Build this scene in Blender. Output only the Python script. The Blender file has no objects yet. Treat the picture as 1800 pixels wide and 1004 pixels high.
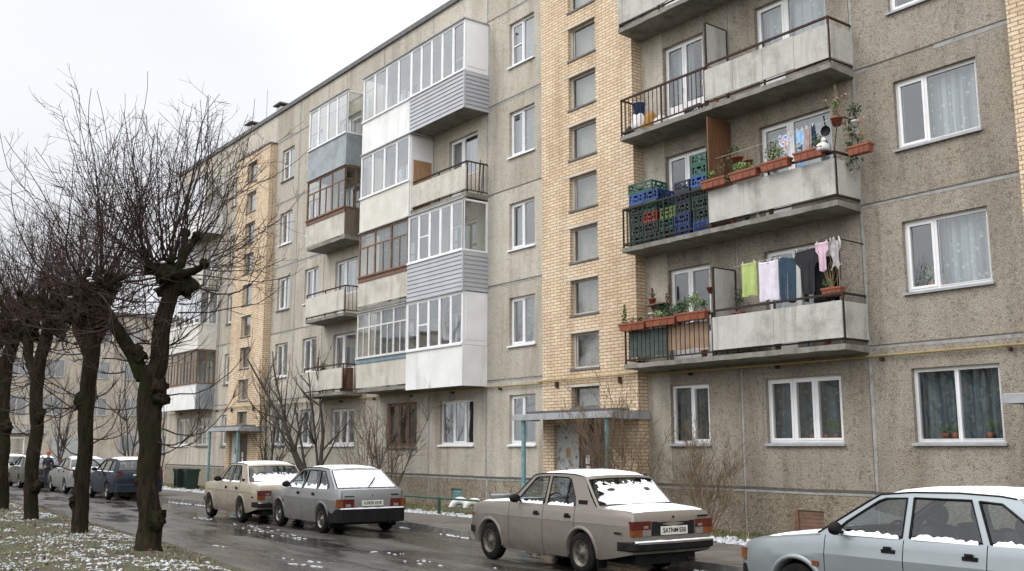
import bpy, bmesh, math, random
from mathutils import Vector, Matrix, noise
from mathutils.geometry import tessellate_polygon
R = math.radians; PI = math.pi
sc = bpy.context.scene
COL = sc.collection
rng = random.Random(11)
V = Vector

# ------------------------------------------------------------------ mesh builder
class MB:
    def __init__(s): s.v = []; s.f = []; s.m = []; s.sm = []
    def add(s, pts, faces, m=0, smooth=False):
        b = len(s.v); s.v += [tuple(p) for p in pts]
        for f in faces:
            s.f.append(tuple(b+i for i in f)); s.m.append(m); s.sm.append(smooth)
    def quad(s, a, b, c, d, m=0): s.add((a, b, c, d), ((0, 1, 2, 3),), m)
    def box(s, x0, x1, y0, y1, z0, z1, m=0):
        if x0 > x1: x0, x1 = x1, x0
        if y0 > y1: y0, y1 = y1, y0
        if z0 > z1: z0, z1 = z1, z0
        s.add([(x0,y0,z0),(x1,y0,z0),(x1,y1,z0),(x0,y1,z0),(x0,y0,z1),(x1,y0,z1),(x1,y1,z1),(x0,y1,z1)],
              [(0,3,2,1),(4,5,6,7),(0,1,5,4),(1,2,6,5),(2,3,7,6),(3,0,4,7)], m)
    def bar(s, p0, p1, w, h=None, m=0, up=(0,0,1)):
        h = h or w; p0 = V(p0); p1 = V(p1); d = (p1-p0).normalized(); u = V(up)
        if abs(d.dot(u)) > .98: u = V((1,0,0))
        a = d.cross(u).normalized()*(w/2); b = a.cross(d).normalized()*(h/2)
        q = [p0-a-b,p0+a-b,p0+a+b,p0-a+b,p1-a-b,p1+a-b,p1+a+b,p1-a+b]
        s.add(q, [(0,3,2,1),(4,5,6,7),(0,1,5,4),(1,2,6,5),(2,3,7,6),(3,0,4,7)], m)
    def tube(s, pts, rad, n=6, m=0, cap=True, smooth=True, wob=0):
        pts = [V(p) for p in pts]; k = len(pts)
        if not hasattr(rad, '__len__'): rad = [rad]*k
        d0 = (pts[1]-pts[0]).normalized()
        u = d0.cross(V((0,0,1)))
        if u.length < .1: u = d0.cross(V((1,0,0)))
        u.normalize(); P = []
        for i in range(k):
            d = (pts[min(i+1,k-1)]-pts[max(i-1,0)])
            d = d.normalized() if d.length > 1e-9 else d0
            u = (u-d*u.dot(d))
            u = u.normalized() if u.length > 1e-6 else d.orthogonal().normalized()
            w = d.cross(u)
            for j in range(n):
                a = 2*PI*j/n; dr = u*math.cos(a)+w*math.sin(a); r = rad[i]
                if wob: r *= 1+wob*noise.noise((pts[i]+dr*r)*V((3.2,3.2,1.6)))+.5*wob*noise.noise((pts[i]+dr*r)*7)
                P.append(pts[i]+dr*r)
        F = [(i*n+j, i*n+(j+1)%n, (i+1)*n+(j+1)%n, (i+1)*n+j) for i in range(k-1) for j in range(n)]
        s.add(P, F, m, smooth)
        if cap:
            s.add(P[:n], [tuple(range(n))[::-1]], m); s.add(P[-n:], [tuple(range(n))], m)
    def lathe(s, prof, c=(0,0,0), n=16, m=0, axis='z', smooth=True):
        P = []
        for r, h in prof:
            for j in range(n):
                a = 2*PI*j/n; x, y = r*math.cos(a), r*math.sin(a)
                if axis == 'z': q = (x, y, h)
                elif axis == 'y': q = (x, h, y)
                else: q = (h, x, y)
                P.append((c[0]+q[0], c[1]+q[1], c[2]+q[2]))
        k = len(prof)
        s.add(P, [(i*n+j, i*n+(j+1)%n, (i+1)*n+(j+1)%n, (i+1)*n+j) for i in range(k-1) for j in range(n)], m, smooth)
    def grid(s, rows, m=0, smooth=True, skip=None):
        nu = len(rows); nv = len(rows[0])
        F = [(i*nv+j, (i+1)*nv+j, (i+1)*nv+j+1, i*nv+j+1) for i in range(nu-1) for j in range(nv-1) if not (skip and skip(i, j))]
        s.add([p for r in rows for p in r], F, m, smooth)
    def blob(s, c, r, m=0, nu=8, nv=6, amp=.2, seed=0, smooth=True):
        if not hasattr(r, '__len__'): r = (r, r, r)
        rows = []
        for i in range(nv+1):
            t = PI*i/nv
            row = []
            for j in range(nu+1):
                a = 2*PI*(j % nu)/nu
                d = V((math.sin(t)*math.cos(a), math.sin(t)*math.sin(a), math.cos(t)))
                k = 1+amp*noise.noise(d*1.7+V((seed*3.1, seed*1.7, 0)))
                row.append((c[0]+d.x*r[0]*k, c[1]+d.y*r[1]*k, c[2]+d.z*r[2]*k))
            rows.append(row)
        s.grid(rows, m, smooth)
    def poly(s, loops, fn, m=0, thick=None):
        """flat polygon with holes (2-D loops) mapped to 3-D by fn"""
        tr = tessellate_polygon([[V((a, b, 0)) for a, b in l] for l in loops])
        flat = [p for l in loops for p in l]
        s.add([fn(a, b) for a, b in flat], [tuple(t) for t in tr], m)
    def build(s, name, mats, parent=None, world=False, smooth_all=False, merge=False, recalc=False):
        me = bpy.data.meshes.new(name)
        me.from_pydata(s.v, [], s.f)
        if not isinstance(mats, (list, tuple)): mats = [mats]
        for mt in mats: me.materials.append(mt)
        me.polygons.foreach_set('material_index', s.m)
        me.polygons.foreach_set('use_smooth', [True]*len(s.f) if smooth_all else s.sm)
        if merge or recalc:
            bm = bmesh.new(); bm.from_mesh(me)
            if merge: bmesh.ops.remove_doubles(bm, verts=bm.verts, dist=1e-4)
            bmesh.ops.recalc_face_normals(bm, faces=bm.faces)
            bm.to_mesh(me); bm.free()
        uv = me.uv_layers.new(name='UVMap'); dat = [0.0]*(2*len(me.loops))
        vs = me.vertices
        for p in me.polygons:
            n = p.normal; ax, ay, az = abs(n.x), abs(n.y), abs(n.z)
            for li in p.loop_indices:
                c = vs[me.loops[li].vertex_index].co
                if ay >= ax and ay >= az: q = (c.x, c.z)
                elif ax >= az: q = (c.y, c.z)
                else: q = (c.x, c.y)
                dat[2*li] = q[0]; dat[2*li+1] = q[1]
        uv.data.foreach_set('uv', dat)
        o = bpy.data.objects.new(name, me); COL.objects.link(o)
        if parent is not None:
            o.parent = parent
            if world: o.location = -parent.location
        return o

def tag(o, label=None, cat=None, group=None, kind=None):
    if label: o['label'] = label
    if cat: o['category'] = cat
    if group: o['group'] = group
    if kind: o['kind'] = kind
    return o
def empty(name, loc, rz=0, label=None, cat=None, group=None):
    o = bpy.data.objects.new(name, None); COL.objects.link(o)
    o.location = loc; o.rotation_euler = (0, 0, rz); o.empty_display_size = .2
    return tag(o, label, cat, group)
def copy_tree(o, parent=None):
    c = o.copy(); COL.objects.link(c)
    if parent is not None: c.parent = parent
    for ch in list(o.children): copy_tree(ch, c)
    return c
def lerp(a, b, t): return a+(b-a)*t
def sstep(a, b, x):
    t = max(0., min(1., (x-a)/(b-a) if b != a else (1. if x > a else 0.))); return t*t*(3-2*t)
def interp(pts, x):
    if x <= pts[0][0]: return pts[0][1]
    for (a, b), (c, d) in zip(pts, pts[1:]):
        if x <= c: return lerp(b, d, (x-a)/(c-a) if c > a else 1)
    return pts[-1][1]

# ------------------------------------------------------------------ materials
def newmat(name):
    m = bpy.data.materials.new(name); m.use_nodes = True
    nt = m.node_tree; b = nt.nodes['Principled BSDF']
    return m, nt, b
def nd(nt, t, **kw):
    n = nt.nodes.new(t)
    for k, v in kw.items():
        if k in n.inputs: n.inputs[k].default_value = v
        else: setattr(n, k, v)
    return n
def ramp(nt, src, stops):
    r = nt.nodes.new('ShaderNodeValToRGB'); e = r.color_ramp.elements
    e[0].position, e[0].color = stops[0][0], tuple(stops[0][1])+(1,)
    e[1].position, e[1].color = stops[-1][0], tuple(stops[-1][1])+(1,)
    for p, c in stops[1:-1]:
        k = e.new(p); k.color = tuple(c)+(1,)
    nt.links.new(src, r.inputs[0]); return r.outputs[0]
def coords(nt, scale=(1,1,1), rot=(0,0,0), src='Object'):
    tc = nt.nodes.new('ShaderNodeTexCoord'); mp = nt.nodes.new('ShaderNodeMapping')
    mp.inputs['Scale'].default_value = scale; mp.inputs['Rotation'].default_value = rot
    nt.links.new(tc.outputs[src], mp.inputs[0]); return mp.outputs[0]
def noi(nt, vec, scale, detail=5, rough=.55, dist=0.):
    n = nd(nt, 'ShaderNodeTexNoise'); n.inputs['Scale'].default_value = scale; n.inputs['Detail'].default_value = detail
    n.inputs['Roughness'].default_value = rough; n.inputs['Distortion'].default_value = dist
    nt.links.new(vec, n.inputs['Vector']); return n.outputs['Fac']
def mix(nt, fac, a, b, mode='MIX'):
    n = nt.nodes.new('ShaderNodeMix'); n.data_type = 'RGBA'; n.blend_type = mode
    for sock, v in ((n.inputs['Factor'], fac), (n.inputs['A'], a), (n.inputs['B'], b)):
        pass
    def put(sock, v):
        if hasattr(v, 'is_linked') or hasattr(v, 'links'): nt.links.new(v, sock)
        elif isinstance(v, (int, float)): sock.default_value = v
        else: sock.default_value = tuple(v)+(1,)
    put(n.inputs[0], fac); put(n.inputs[6], a); put(n.inputs[7], b)
    return n.outputs[2]
def bump(nt, b, h, strength=.3, dist=.01):
    n = nt.nodes.new('ShaderNodeBump'); n.inputs['Strength'].default_value = strength; n.inputs['Distance'].default_value = dist
    nt.links.new(h, n.inputs['Height']); nt.links.new(n.outputs[0], b.inputs['Normal'])
MATS = {}
def pm(name, c1, c2=None, scale=6, rough=.7, bmp=0, bscale=40, c3=None, s3=1.2, lo3=.5, hi3=.7, stretch=(1,1,1), stretch3=None, metal=0, spec=.5, coat=0, lo=.38, hi=.62, bdist=.01, rvar=0):
    if name in MATS: return MATS[name]
    m, nt, b = newmat(name); MATS[name] = m
    b.inputs['Roughness'].default_value = rough; b.inputs['Metallic'].default_value = metal
    b.inputs['Specular IOR Level'].default_value = spec; b.inputs['Coat Weight'].default_value = coat
    if coat: b.inputs['Coat Roughness'].default_value = .12
    v = coords(nt, stretch)
    col = None
    if c2 is None: c2 = tuple(k*.82 for k in c1)
    f = noi(nt, v, scale)
    col = ramp(nt, f, [(lo, c1), (hi, c2)])
    if c3 is not None:
        f3 = noi(nt, coords(nt, stretch3 or stretch), s3, 6, .6)
        mask = ramp(nt, f3, [(lo3, (0,0,0)), (hi3, (1,1,1))])
        col = mix(nt, mask, col, c3)
    nt.links.new(col, b.inputs['Base Color'])
    if rvar:
        mr = nd(nt, 'ShaderNodeMapRange'); nt.links.new(f, mr.inputs[0]); mr.inputs[1].default_value = lo; mr.inputs[2].default_value = hi
        mr.inputs[3].default_value = rough-rvar; mr.inputs[4].default_value = rough+rvar; nt.links.new(mr.outputs[0], b.inputs['Roughness'])
    if bmp: bump(nt, b, noi(nt, coords(nt), bscale, 4), bmp, bdist)
    return m

def plaster(name, base, dark, light, fine=45, swirl=9, con=1.):
    """exposed-aggregate render: pebble speckle, swirls, rain streaks"""
    m, nt, b = newmat(name); b.inputs['Roughness'].default_value = .93; b.inputs['Specular IOR Level'].default_value = .25
    v = coords(nt)
    f1 = noi(nt, v, fine, 3, .7); f2 = noi(nt, v, swirl, 5, .62, 1.6)
    c = ramp(nt, f1, [(.36, dark), (.5, base), (.66, light)])
    s = ramp(nt, f2, [(.34, tuple(1-(1-k)*con for k in (.62,.60,.57))), (.48, (1,1,1)), (.68, tuple(1+.13*con for _ in 'rgb'))])
    c = mix(nt, 1., c, s, 'MULTIPLY')
    st = noi(nt, coords(nt, (1.6, 1.6, .22)), 1., 6, .62)
    s2 = ramp(nt, st, [(.36, (.74,.72,.69)), (.52, (1,1,1)), (.72, (1.1,1.09,1.07))])
    c = mix(nt, .85, c, mix(nt, 1., c, s2, 'MULTIPLY'))
    blot = ramp(nt, noi(nt, v, .75, 5, .65), [(.4, (0,0,0)), (.68, (.55,.55,.55))])
    c = mix(nt, blot, c, mix(nt, 1., c, (.83,.78,.70), 'MULTIPLY'))
    drip = ramp(nt, noi(nt, coords(nt, (5,5,.28)), 1., 5, .6), [(.56, (1,1,1)), (.74, (.80,.775,.74))])
    c = mix(nt, 1., c, drip, 'MULTIPLY')
    spots = nd(nt, 'ShaderNodeTexVoronoi'); spots.inputs['Scale'].default_value = 7.; nt.links.new(v, spots.inputs['Vector'])
    sp = ramp(nt, spots.outputs['Distance'], [(.07, (.55,.5,.45)), (.13, (1,1,1))])
    c = mix(nt, 1., c, sp, 'MULTIPLY')
    mp = coords(nt, (1/2.985, 1, 1/2.615)); ofs = nd(nt, 'ShaderNodeVectorMath', operation='ADD'); nt.links.new(mp, ofs.inputs[0]); ofs.inputs[1].default_value = (.486, 0, -.382)
    fl = nd(nt, 'ShaderNodeVectorMath', operation='FLOOR'); nt.links.new(ofs.outputs[0], fl.inputs[0]); wn = nd(nt, 'ShaderNodeTexWhiteNoise'); nt.links.new(fl.outputs[0], wn.inputs['Vector'])
    c = mix(nt, 1., c, ramp(nt, wn.outputs['Value'], [(0., (.88,.87,.855)), (1., (1.07,1.07,1.07))]), 'MULTIPLY')
    nt.links.new(c, b.inputs['Base Color'])
    h = nd(nt, 'ShaderNodeMath', operation='ADD'); nt.links.new(f1, h.inputs[0]); nt.links.new(f2, h.inputs[1])
    bump(nt, b, h.outputs[0], .8, .018)
    return m
M_WALL = plaster('pale_pebble_render', (.49,.462,.40), (.37,.34,.285), (.59,.565,.505), 45, 9, .55)
M_WALLR = plaster('coarse_pebble_render', (.335,.304,.256), (.205,.18,.144), (.455,.425,.37), 46, 11, .95)
M_PLINTH = plaster('plinth_render', (.29,.255,.20), (.15,.128,.095), (.42,.38,.315), 38, 8, 1.2)

def brickmat(name, c1, c2, mort, bw=.258, rh=.077):
    m, nt, b = newmat(name); b.inputs['Roughness'].default_value = .9; b.inputs['Specular IOR Level'].default_value = .2
    uv = coords(nt, src='UV')
    t = nd(nt, 'ShaderNodeTexBrick'); t.inputs['Scale'].default_value = 1.; t.inputs['Brick Width'].default_value = bw
    t.inputs['Row Height'].default_value = rh; t.inputs['Mortar Size'].default_value = .0095; t.inputs['Mortar Smooth'].default_value = .2
    t.inputs['Bias'].default_value = -.15
    t.inputs['Color1'].default_value = tuple(c1)+(1,); t.inputs['Color2'].default_value = tuple(c2)+(1,); t.inputs['Mortar'].default_value = tuple(mort)+(1,)
    w = noi(nt, coords(nt), 14, 3); wm = nd(nt, 'ShaderNodeVectorMath', operation='SCALE')
    nt.links.new(uv, t.inputs['Vector'])
    g = ramp(nt, noi(nt, coords(nt), 28, 4), [(.3, (.8,.78,.75)), (.55, (1,1,1)), (.75, (1.12,1.1,1.06))])
    c = mix(nt, 1., t.outputs['Color'], g, 'MULTIPLY')
    st = ramp(nt, noi(nt, coords(nt, (1.5,1.5,.3)), .9, 6, .6), [(.35, (.78,.74,.7)), (.55, (1,1,1)), (.75, (1.07,1.07,1.07))])
    c = mix(nt, .9, c, mix(nt, 1., c, st, 'MULTIPLY'))
    nt.links.new(c, b.inputs['Base Color'])
    inv = nd(nt, 'ShaderNodeMath', operation='SUBTRACT'); inv.inputs[0].default_value = 1.; nt.links.new(t.outputs['Fac'], inv.inputs[1])
    bump(nt, b, inv.outputs[0], .5, .008)
    return m
M_BRICK = brickmat('tan_brick', (.745,.615,.445), (.62,.475,.325), (.30,.225,.155))

def concrete_streak(name, base, dark, pale):
    m, nt, b = newmat(name); b.inputs['Roughness'].default_value = .9; b.inputs['Specular IOR Level'].default_value = .25
    s1 = noi(nt, coords(nt, (4.5,4.5,.45)), 1., 7, .68); s2 = noi(nt, coords(nt, (1,1,1)), 3.1, 6, .6); s3 = noi(nt, coords(nt), 60, 2)
    c = ramp(nt, s2, [(.35, base), (.68, pale)])
    c = mix(nt, ramp(nt, s1, [(.52, (0,0,0)), (.74, (.75,.75,.75))]), c, dark)
    c = mix(nt, ramp(nt, noi(nt, coords(nt, (1.2,1.2,1)), 1.4, 6, .65), [(.5, (0,0,0)), (.72, (.6,.6,.6))]), c, tuple(k*.8 for k in dark))
    c = mix(nt, .5, c, mix(nt, 1., c, ramp(nt, s3, [(.3, (.7,.7,.7)), (.7, (1.2,1.2,1.2))]), 'MULTIPLY'))
    nt.links.new(c, b.inputs['Base Color']); bump(nt, b, s3, .25, .006); return m
M_PANEL = concrete_streak('stained_concrete', (.44,.43,.395), (.20,.185,.155), (.52,.51,.475))
M_PANEL2 = concrete_streak('cream_concrete', (.52,.49,.43), (.34,.30,.24), (.60,.57,.51))
M_SLAB = concrete_streak('slab_concrete', (.20,.19,.165), (.075,.08,.05), (.28,.27,.24))
M_WHITE = pm('white_pvc', (.80,.80,.80), (.74,.74,.74), 2, .35, c3=(.55,.53,.49), s3=.9, lo3=.62, hi3=.85)
M_WHITE2 = pm('white_sheet', (.78,.78,.77), (.70,.70,.69), 1.5, .5, c3=(.55,.54,.5), s3=1.1, lo3=.55, hi3=.8, stretch3=(3,3,.4))
M_CREAM = pm('cream_boards', (.68,.66,.60), (.60,.58,.52), 2, .6)
M_SIDING = pm('grey_siding', (.40,.41,.43), (.36,.37,.39), 2, .5)
M_BLUEGREY = pm('bluegrey_sheet', (.32,.35,.37), (.25,.28,.30), 2, .6, c3=(.2,.22,.23), s3=1.5)
M_BLUEBAND = pm('blue_paint', (.20,.31,.36), (.15,.23,.27), 4, .6)
M_BROWNWOOD = pm('brown_window_wood', (.20,.105,.06), (.13,.07,.042), 9, .6, c3=(.3,.2,.13), s3=5, lo3=.55, hi3=.75)
M_OLDWHITE = pm('old_white_wood', (.66,.65,.61), (.56,.54,.5), 7, .6)
M_BAND = pm('brown_board', (.20,.11,.075), (.13,.075,.05), 8, .75)
M_PLY = pm('plywood', (.38,.23,.12), (.30,.17,.085), 3, .7, stretch=(4,4,.6), c3=(.2,.12,.07), s3=2, lo3=.6, hi3=.8)
M_ORWOOD = pm('brown_boards', (.19,.092,.042), (.12,.055,.026), 3, .55, stretch=(9,9,.5))
M_RAIL = pm('dark_rail_paint', (.022,.020,.019), (.045,.030,.024), 25, .7, spec=.25)
M_RUST = pm('rusty_rail', (.038,.028,.024), (.075,.042,.028), 22, .8, spec=.2)
M_SILLM = pm('grey_sill_metal', (.36,.37,.38), (.28,.29,.30), 5, .5)
M_SILLD = pm('dark_sill', (.17,.165,.155), (.11,.105,.10), 6, .7)
M_JOINT = pm('grey_joint_sealant', (.345,.345,.335), (.26,.255,.24), 5, .85, c3=(.17,.16,.145), s3=3, lo3=.55, hi3=.7)
M_JDARK = pm('dark_joint_line', (.075,.07,.06), (.12,.11,.095), 12, .95)
M_FLASH = pm('roof_flashing', (.12,.12,.12), (.08,.08,.08), 6, .6)
M_ROOFING = pm('roof_felt', (.08,.08,.08), (.05,.05,.05), 3, .9)
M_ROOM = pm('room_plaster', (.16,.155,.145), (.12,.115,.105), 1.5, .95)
M_DARK = pm('dark_interior', (.015,.015,.015), (.01,.01,.01), 3, .9)
M_TEAL = pm('teal_post_paint', (.17,.34,.36), (.12,.25,.27), 9, .5, c3=(.16,.12,.09), s3=6, lo3=.62, hi3=.75)
M_GAS = pm('yellow_gas_pipe', (.40,.315,.145), (.32,.245,.115), 6, .5)
M_CANOPY = pm('canopy_metal', (.33,.34,.34), (.24,.25,.25), 5, .55, c3=(.16,.15,.13), s3=3, lo3=.55, hi3=.8)
M_STEEL = pm('grey_steel', (.25,.25,.25), (.18,.18,.18), 8, .45, metal=.6)
M_BLACKRUB = pm('black_rubber', (.022,.022,.022), (.032,.030,.028), 14, .75)
M_BLACKPL = pm('black_plastic', (.010,.010,.010), (.016,.016,.016), 10, .65, spec=.15)
M_BLIND = pm('stair_wall', (.30,.30,.285), (.25,.25,.235), .8, .9)

def glassmat(name, tint=(.75,.8,.8), refl=.30, rough=.015, fk=4.):
    m, nt, b = newmat(name); out = nt.nodes['Material Output']; nt.nodes.remove(b)
    tr = nd(nt, 'ShaderNodeBsdfTransparent'); tr.inputs[0].default_value = tuple(tint)+(1,)
    gl = nd(nt, 'ShaderNodeBsdfGlossy'); gl.inputs['Color'].default_value = (.93,.96,.97,1); gl.inputs['Roughness'].default_value = rough
    fr = nd(nt, 'ShaderNodeLayerWeight'); pw = nd(nt, 'ShaderNodeMath', operation='POWER'); nt.links.new(fr.outputs['Facing'], pw.inputs[0]); pw.inputs[1].default_value = 5.
    ad = nd(nt, 'ShaderNodeMath', operation='MULTIPLY_ADD'); nt.links.new(pw.outputs[0], ad.inputs[0]); ad.inputs[1].default_value = fk; ad.inputs[2].default_value = refl; ad.use_clamp = True
    mx = nd(nt, 'ShaderNodeMixShader'); nt.links.new(ad.outputs[0], mx.inputs[0]); nt.links.new(tr.outputs[0], mx.inputs[1]); nt.links.new(gl.outputs[0], mx.inputs[2])
    nt.links.new(mx.outputs[0], out.inputs[0]); return m
M_GLASS = glassmat('window_glass', (.86,.9,.9), .13)
M_GLASSB = glassmat('balcony_glass', (.86,.9,.9), .26)
M_GLASSOLD = glassmat('old_window_glass', (.74,.78,.78), .13, .03, 3.)
M_CARGLASS = glassmat('car_glass', (.6,.64,.64), .055, .015, 2.)
M_FROST = glassmat('stair_glass', (.8,.83,.83), .17, .05, 3.)

def curtainmat(name, c, alpha=.0):
    m, nt, b = newmat(name); b.inputs['Roughness'].default_value = .9
    f = noi(nt, coords(nt, (14,1,.12)), 1., 4, .6); c2 = tuple(k*.45 for k in c)  # shading of the folds put into the colour as vertical dark streaks
    cc = ramp(nt, f, [(.38, c2), (.62, c)])
    vo = nd(nt, 'ShaderNodeTexVoronoi'); vo.inputs['Scale'].default_value = 8.; nt.links.new(coords(nt), vo.inputs['Vector'])
    cc = mix(nt, ramp(nt, vo.outputs['Distance'], [(.18, (.7,.7,.7)), (.32, (0,0,0))]), cc, tuple(min(.8, k*1.35) for k in c))
    nt.links.new(cc, b.inputs['Base Color']); return m
M_CURT = [curtainmat('lace_curtain', (.36,.385,.40)), curtainmat('grey_curtain', (.27,.29,.285)), curtainmat('teal_curtain', (.09,.12,.12)), curtainmat('cream_curtain', (.34,.31,.25)), curtainmat('blue_curtain', (.13,.165,.185))]
M_SNOW = pm('snow', (.86,.87,.90), (.80,.82,.86), 12, .75, bmp=.35, bscale=55)

# ------------------------------------------------------------------ world, sun, camera
SUN_EL, SUN_AZ = R(48), R(-118)          # azimuth of the sun as an angle in the XY plane
w = bpy.data.worlds.new('World'); sc.world = w; w.use_nodes = True
nt = w.node_tree; bg = nt.nodes['Background']
sky = nt.nodes.new('ShaderNodeTexSky'); sky.sky_type = 'NISHITA'; sky.sun_disc = False
sky.sun_elevation = SUN_EL; sky.sun_rotation = PI/2-SUN_AZ
hs = nt.nodes.new('ShaderNodeHueSaturation'); hs.inputs['Saturation'].default_value = .25; hs.inputs['Value'].default_value = 1.
nt.links.new(sky.outputs[0], hs.inputs['Color'])
tc = nt.nodes.new('ShaderNodeTexCoord'); sx = nt.nodes.new('ShaderNodeSeparateXYZ'); nt.links.new(tc.outputs['Generated'], sx.inputs[0])
clouds = noi(nt, coords(nt, (1.2,1.2,2.6), src='Generated'), 1.6, 5, .55)
rp = ramp(nt, sx.outputs[2], [(0., (.60,.61,.62)), (.12, (.655,.66,.675)), (.5, (.78,.79,.81)), (1., (1,1.0,1.02))])
cl = ramp(nt, clouds, [(.3, (.90,.905,.92)), (.7, (1.04,1.04,1.04))])
ov = mix(nt, 1., rp, cl, 'MULTIPLY')
mrx = nd(nt, 'ShaderNodeMapRange'); nt.links.new(sx.outputs[0], mrx.inputs[0]); mrx.inputs[1].default_value = -1.; mrx.inputs[2].default_value = 0.
ov = mix(nt, 1., ov, ramp(nt, mrx.outputs[0], [(.0, (.44,.445,.45)), (.06, (.45,.455,.46)), (.13, (.43,.435,.44)), (.2, (.51,.51,.512)), (.5, (1,1,1))]), 'MULTIPLY')   # sky colour dimmed towards the left
sclr = nt.nodes.new('ShaderNodeVectorMath'); sclr.operation = 'SCALE'; nt.links.new(ov, sclr.inputs[0]); sclr.inputs['Scale'].default_value = 19.
mx = mix(nt, .9, hs.outputs[0], sclr.outputs[0])
nt.links.new(mx, bg.inputs['Color']); bg.inputs['Strength'].default_value = .1
sl = bpy.data.lights.new('sun', 'SUN'); sl.energy = .7; sl.angle = R(22); sl.color = (1, .97, .93)
so = bpy.data.objects.new('sun', sl); COL.objects.link(so)
so.rotation_euler = (PI/2-SUN_EL, 0, SUN_AZ+PI/2)
so.location = (0, -30, 30)
cam = bpy.data.cameras.new('camera'); cam.lens = 35.; cam.sensor_width = 36.; cam.clip_end = 2000
co = bpy.data.objects.new('camera', cam); COL.objects.link(co); co.location = (0, -16, 1.8)
co.rotation_euler = (R(90)+math.atan(285/1750), 0, R(53)); sc.camera = co
sc.view_settings.view_transform = 'Standard'; sc.view_settings.look = 'None'; sc.view_settings.exposure = .7; sc.view_settings.gamma = 1
sc.cycles.max_bounces = 6; sc.cycles.transparent_max_bounces = 16; sc.cycles.caustics_reflective = False; sc.cycles.caustics_refractive = False
# ------------------------------------------------------------------ the apartment block (front face in the plane y = 0)
ST = 2.615
bld = empty('apartment_building', (-28, 0, 0), 0, 'long five-storey grey pebble-dashed panel apartment block with tan brick stair towers and balconies', 'apartment building')
def part(mb, name, mats, label=None, **k):
    o = mb.build(name, mats, bld, world=True, **k)
    if label: o['label'] = label
    return o
def sub(mb, name, mats, parent, label=None, **k):
    o = mb.build(name, mats, parent, **k)
    if label: o['label'] = label
    return o
OPEN = []          # openings in the main wall
def wall_face(mb, x0, x1, z0, z1, y, openings, rev, m=0, mr=None):
    xs = sorted({x0, x1}|({-17.} if mr == 'split' else set())|{min(max(v, x0), x1) for o in openings for v in o[:2]})
    zs = sorted({z0, z1}|{min(max(v, z0), z1) for o in openings for v in o[2:4]})
    for i in range(len(xs)-1):
        for j in range(len(zs)-1):
            cx, cz = (xs[i]+xs[i+1])/2, (zs[j]+zs[j+1])/2
            if any(o[0] < cx < o[1] and o[2] < cz < o[3] for o in openings): continue
            mb.quad((xs[i],y,zs[j]), (xs[i+1],y,zs[j]), (xs[i+1],y,zs[j+1]), (xs[i],y,zs[j+1]), 1 if mr == 'split' and xs[i] > -17 else m)
    for a, b, c, d in [o[:4] for o in openings]:
        q = (1 if a > -17 else 0) if mr == 'split' else m
        for e, own in ((a, 0), (b, 1)):
            c2, d2 = c, d
            for o in openings:
                if abs(o[1-own]-e) < 1e-6 and o[2] < d and o[3] > c:       # the neighbouring opening takes this edge
                    if o[2] <= c+1e-6: c2 = max(c2, min(o[3], d))
                    elif o[3] >= d-1e-6: d2 = min(d2, o[2])
            if d2-c2 > .01: mb.quad((e,y,c2), (e,y+rev,c2), (e,y+rev,d2), (e,y,d2), q)
        mb.quad((a,y,d), (a,y+rev,d), (b,y+rev,d), (b,y,d), q); mb.quad((a,y,c), (b,y,c), (b,y+rev,c), (a,y+rev,c), q)

def curtain_mb(x0, x1, z0, z1, y, mode, seed):
    r = random.Random(seed); mb = MB()
    spans = {'full': [(x0, x1)], 'sides': [(x0, lerp(x0, x1, .3)), (lerp(x0, x1, .72), x1)], 'left': [(x0, lerp(x0, x1, .55))], 'right': [(lerp(x0, x1, .36), x1)], 'cafe': [(x0, x1)]}[mode]
    for a, b in spans:
        n = max(6, int((b-a)/.035)); rows = []
        zt = z1 if mode != 'cafe' else lerp(z0, z1, .6)
        ph = r.random()*9; fr = r.uniform(26, 40)
        for i in range(n+1):
            x = lerp(a, b, i/n); yy = y+.045*math.sin(x*fr+ph)+.018*math.sin(x*fr*2.3+ph*2)
            rows.append([(x, yy, z0), (x, yy*.6+y*.4, zt)])
        mb.grid(rows, 0)
    return mb

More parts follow.
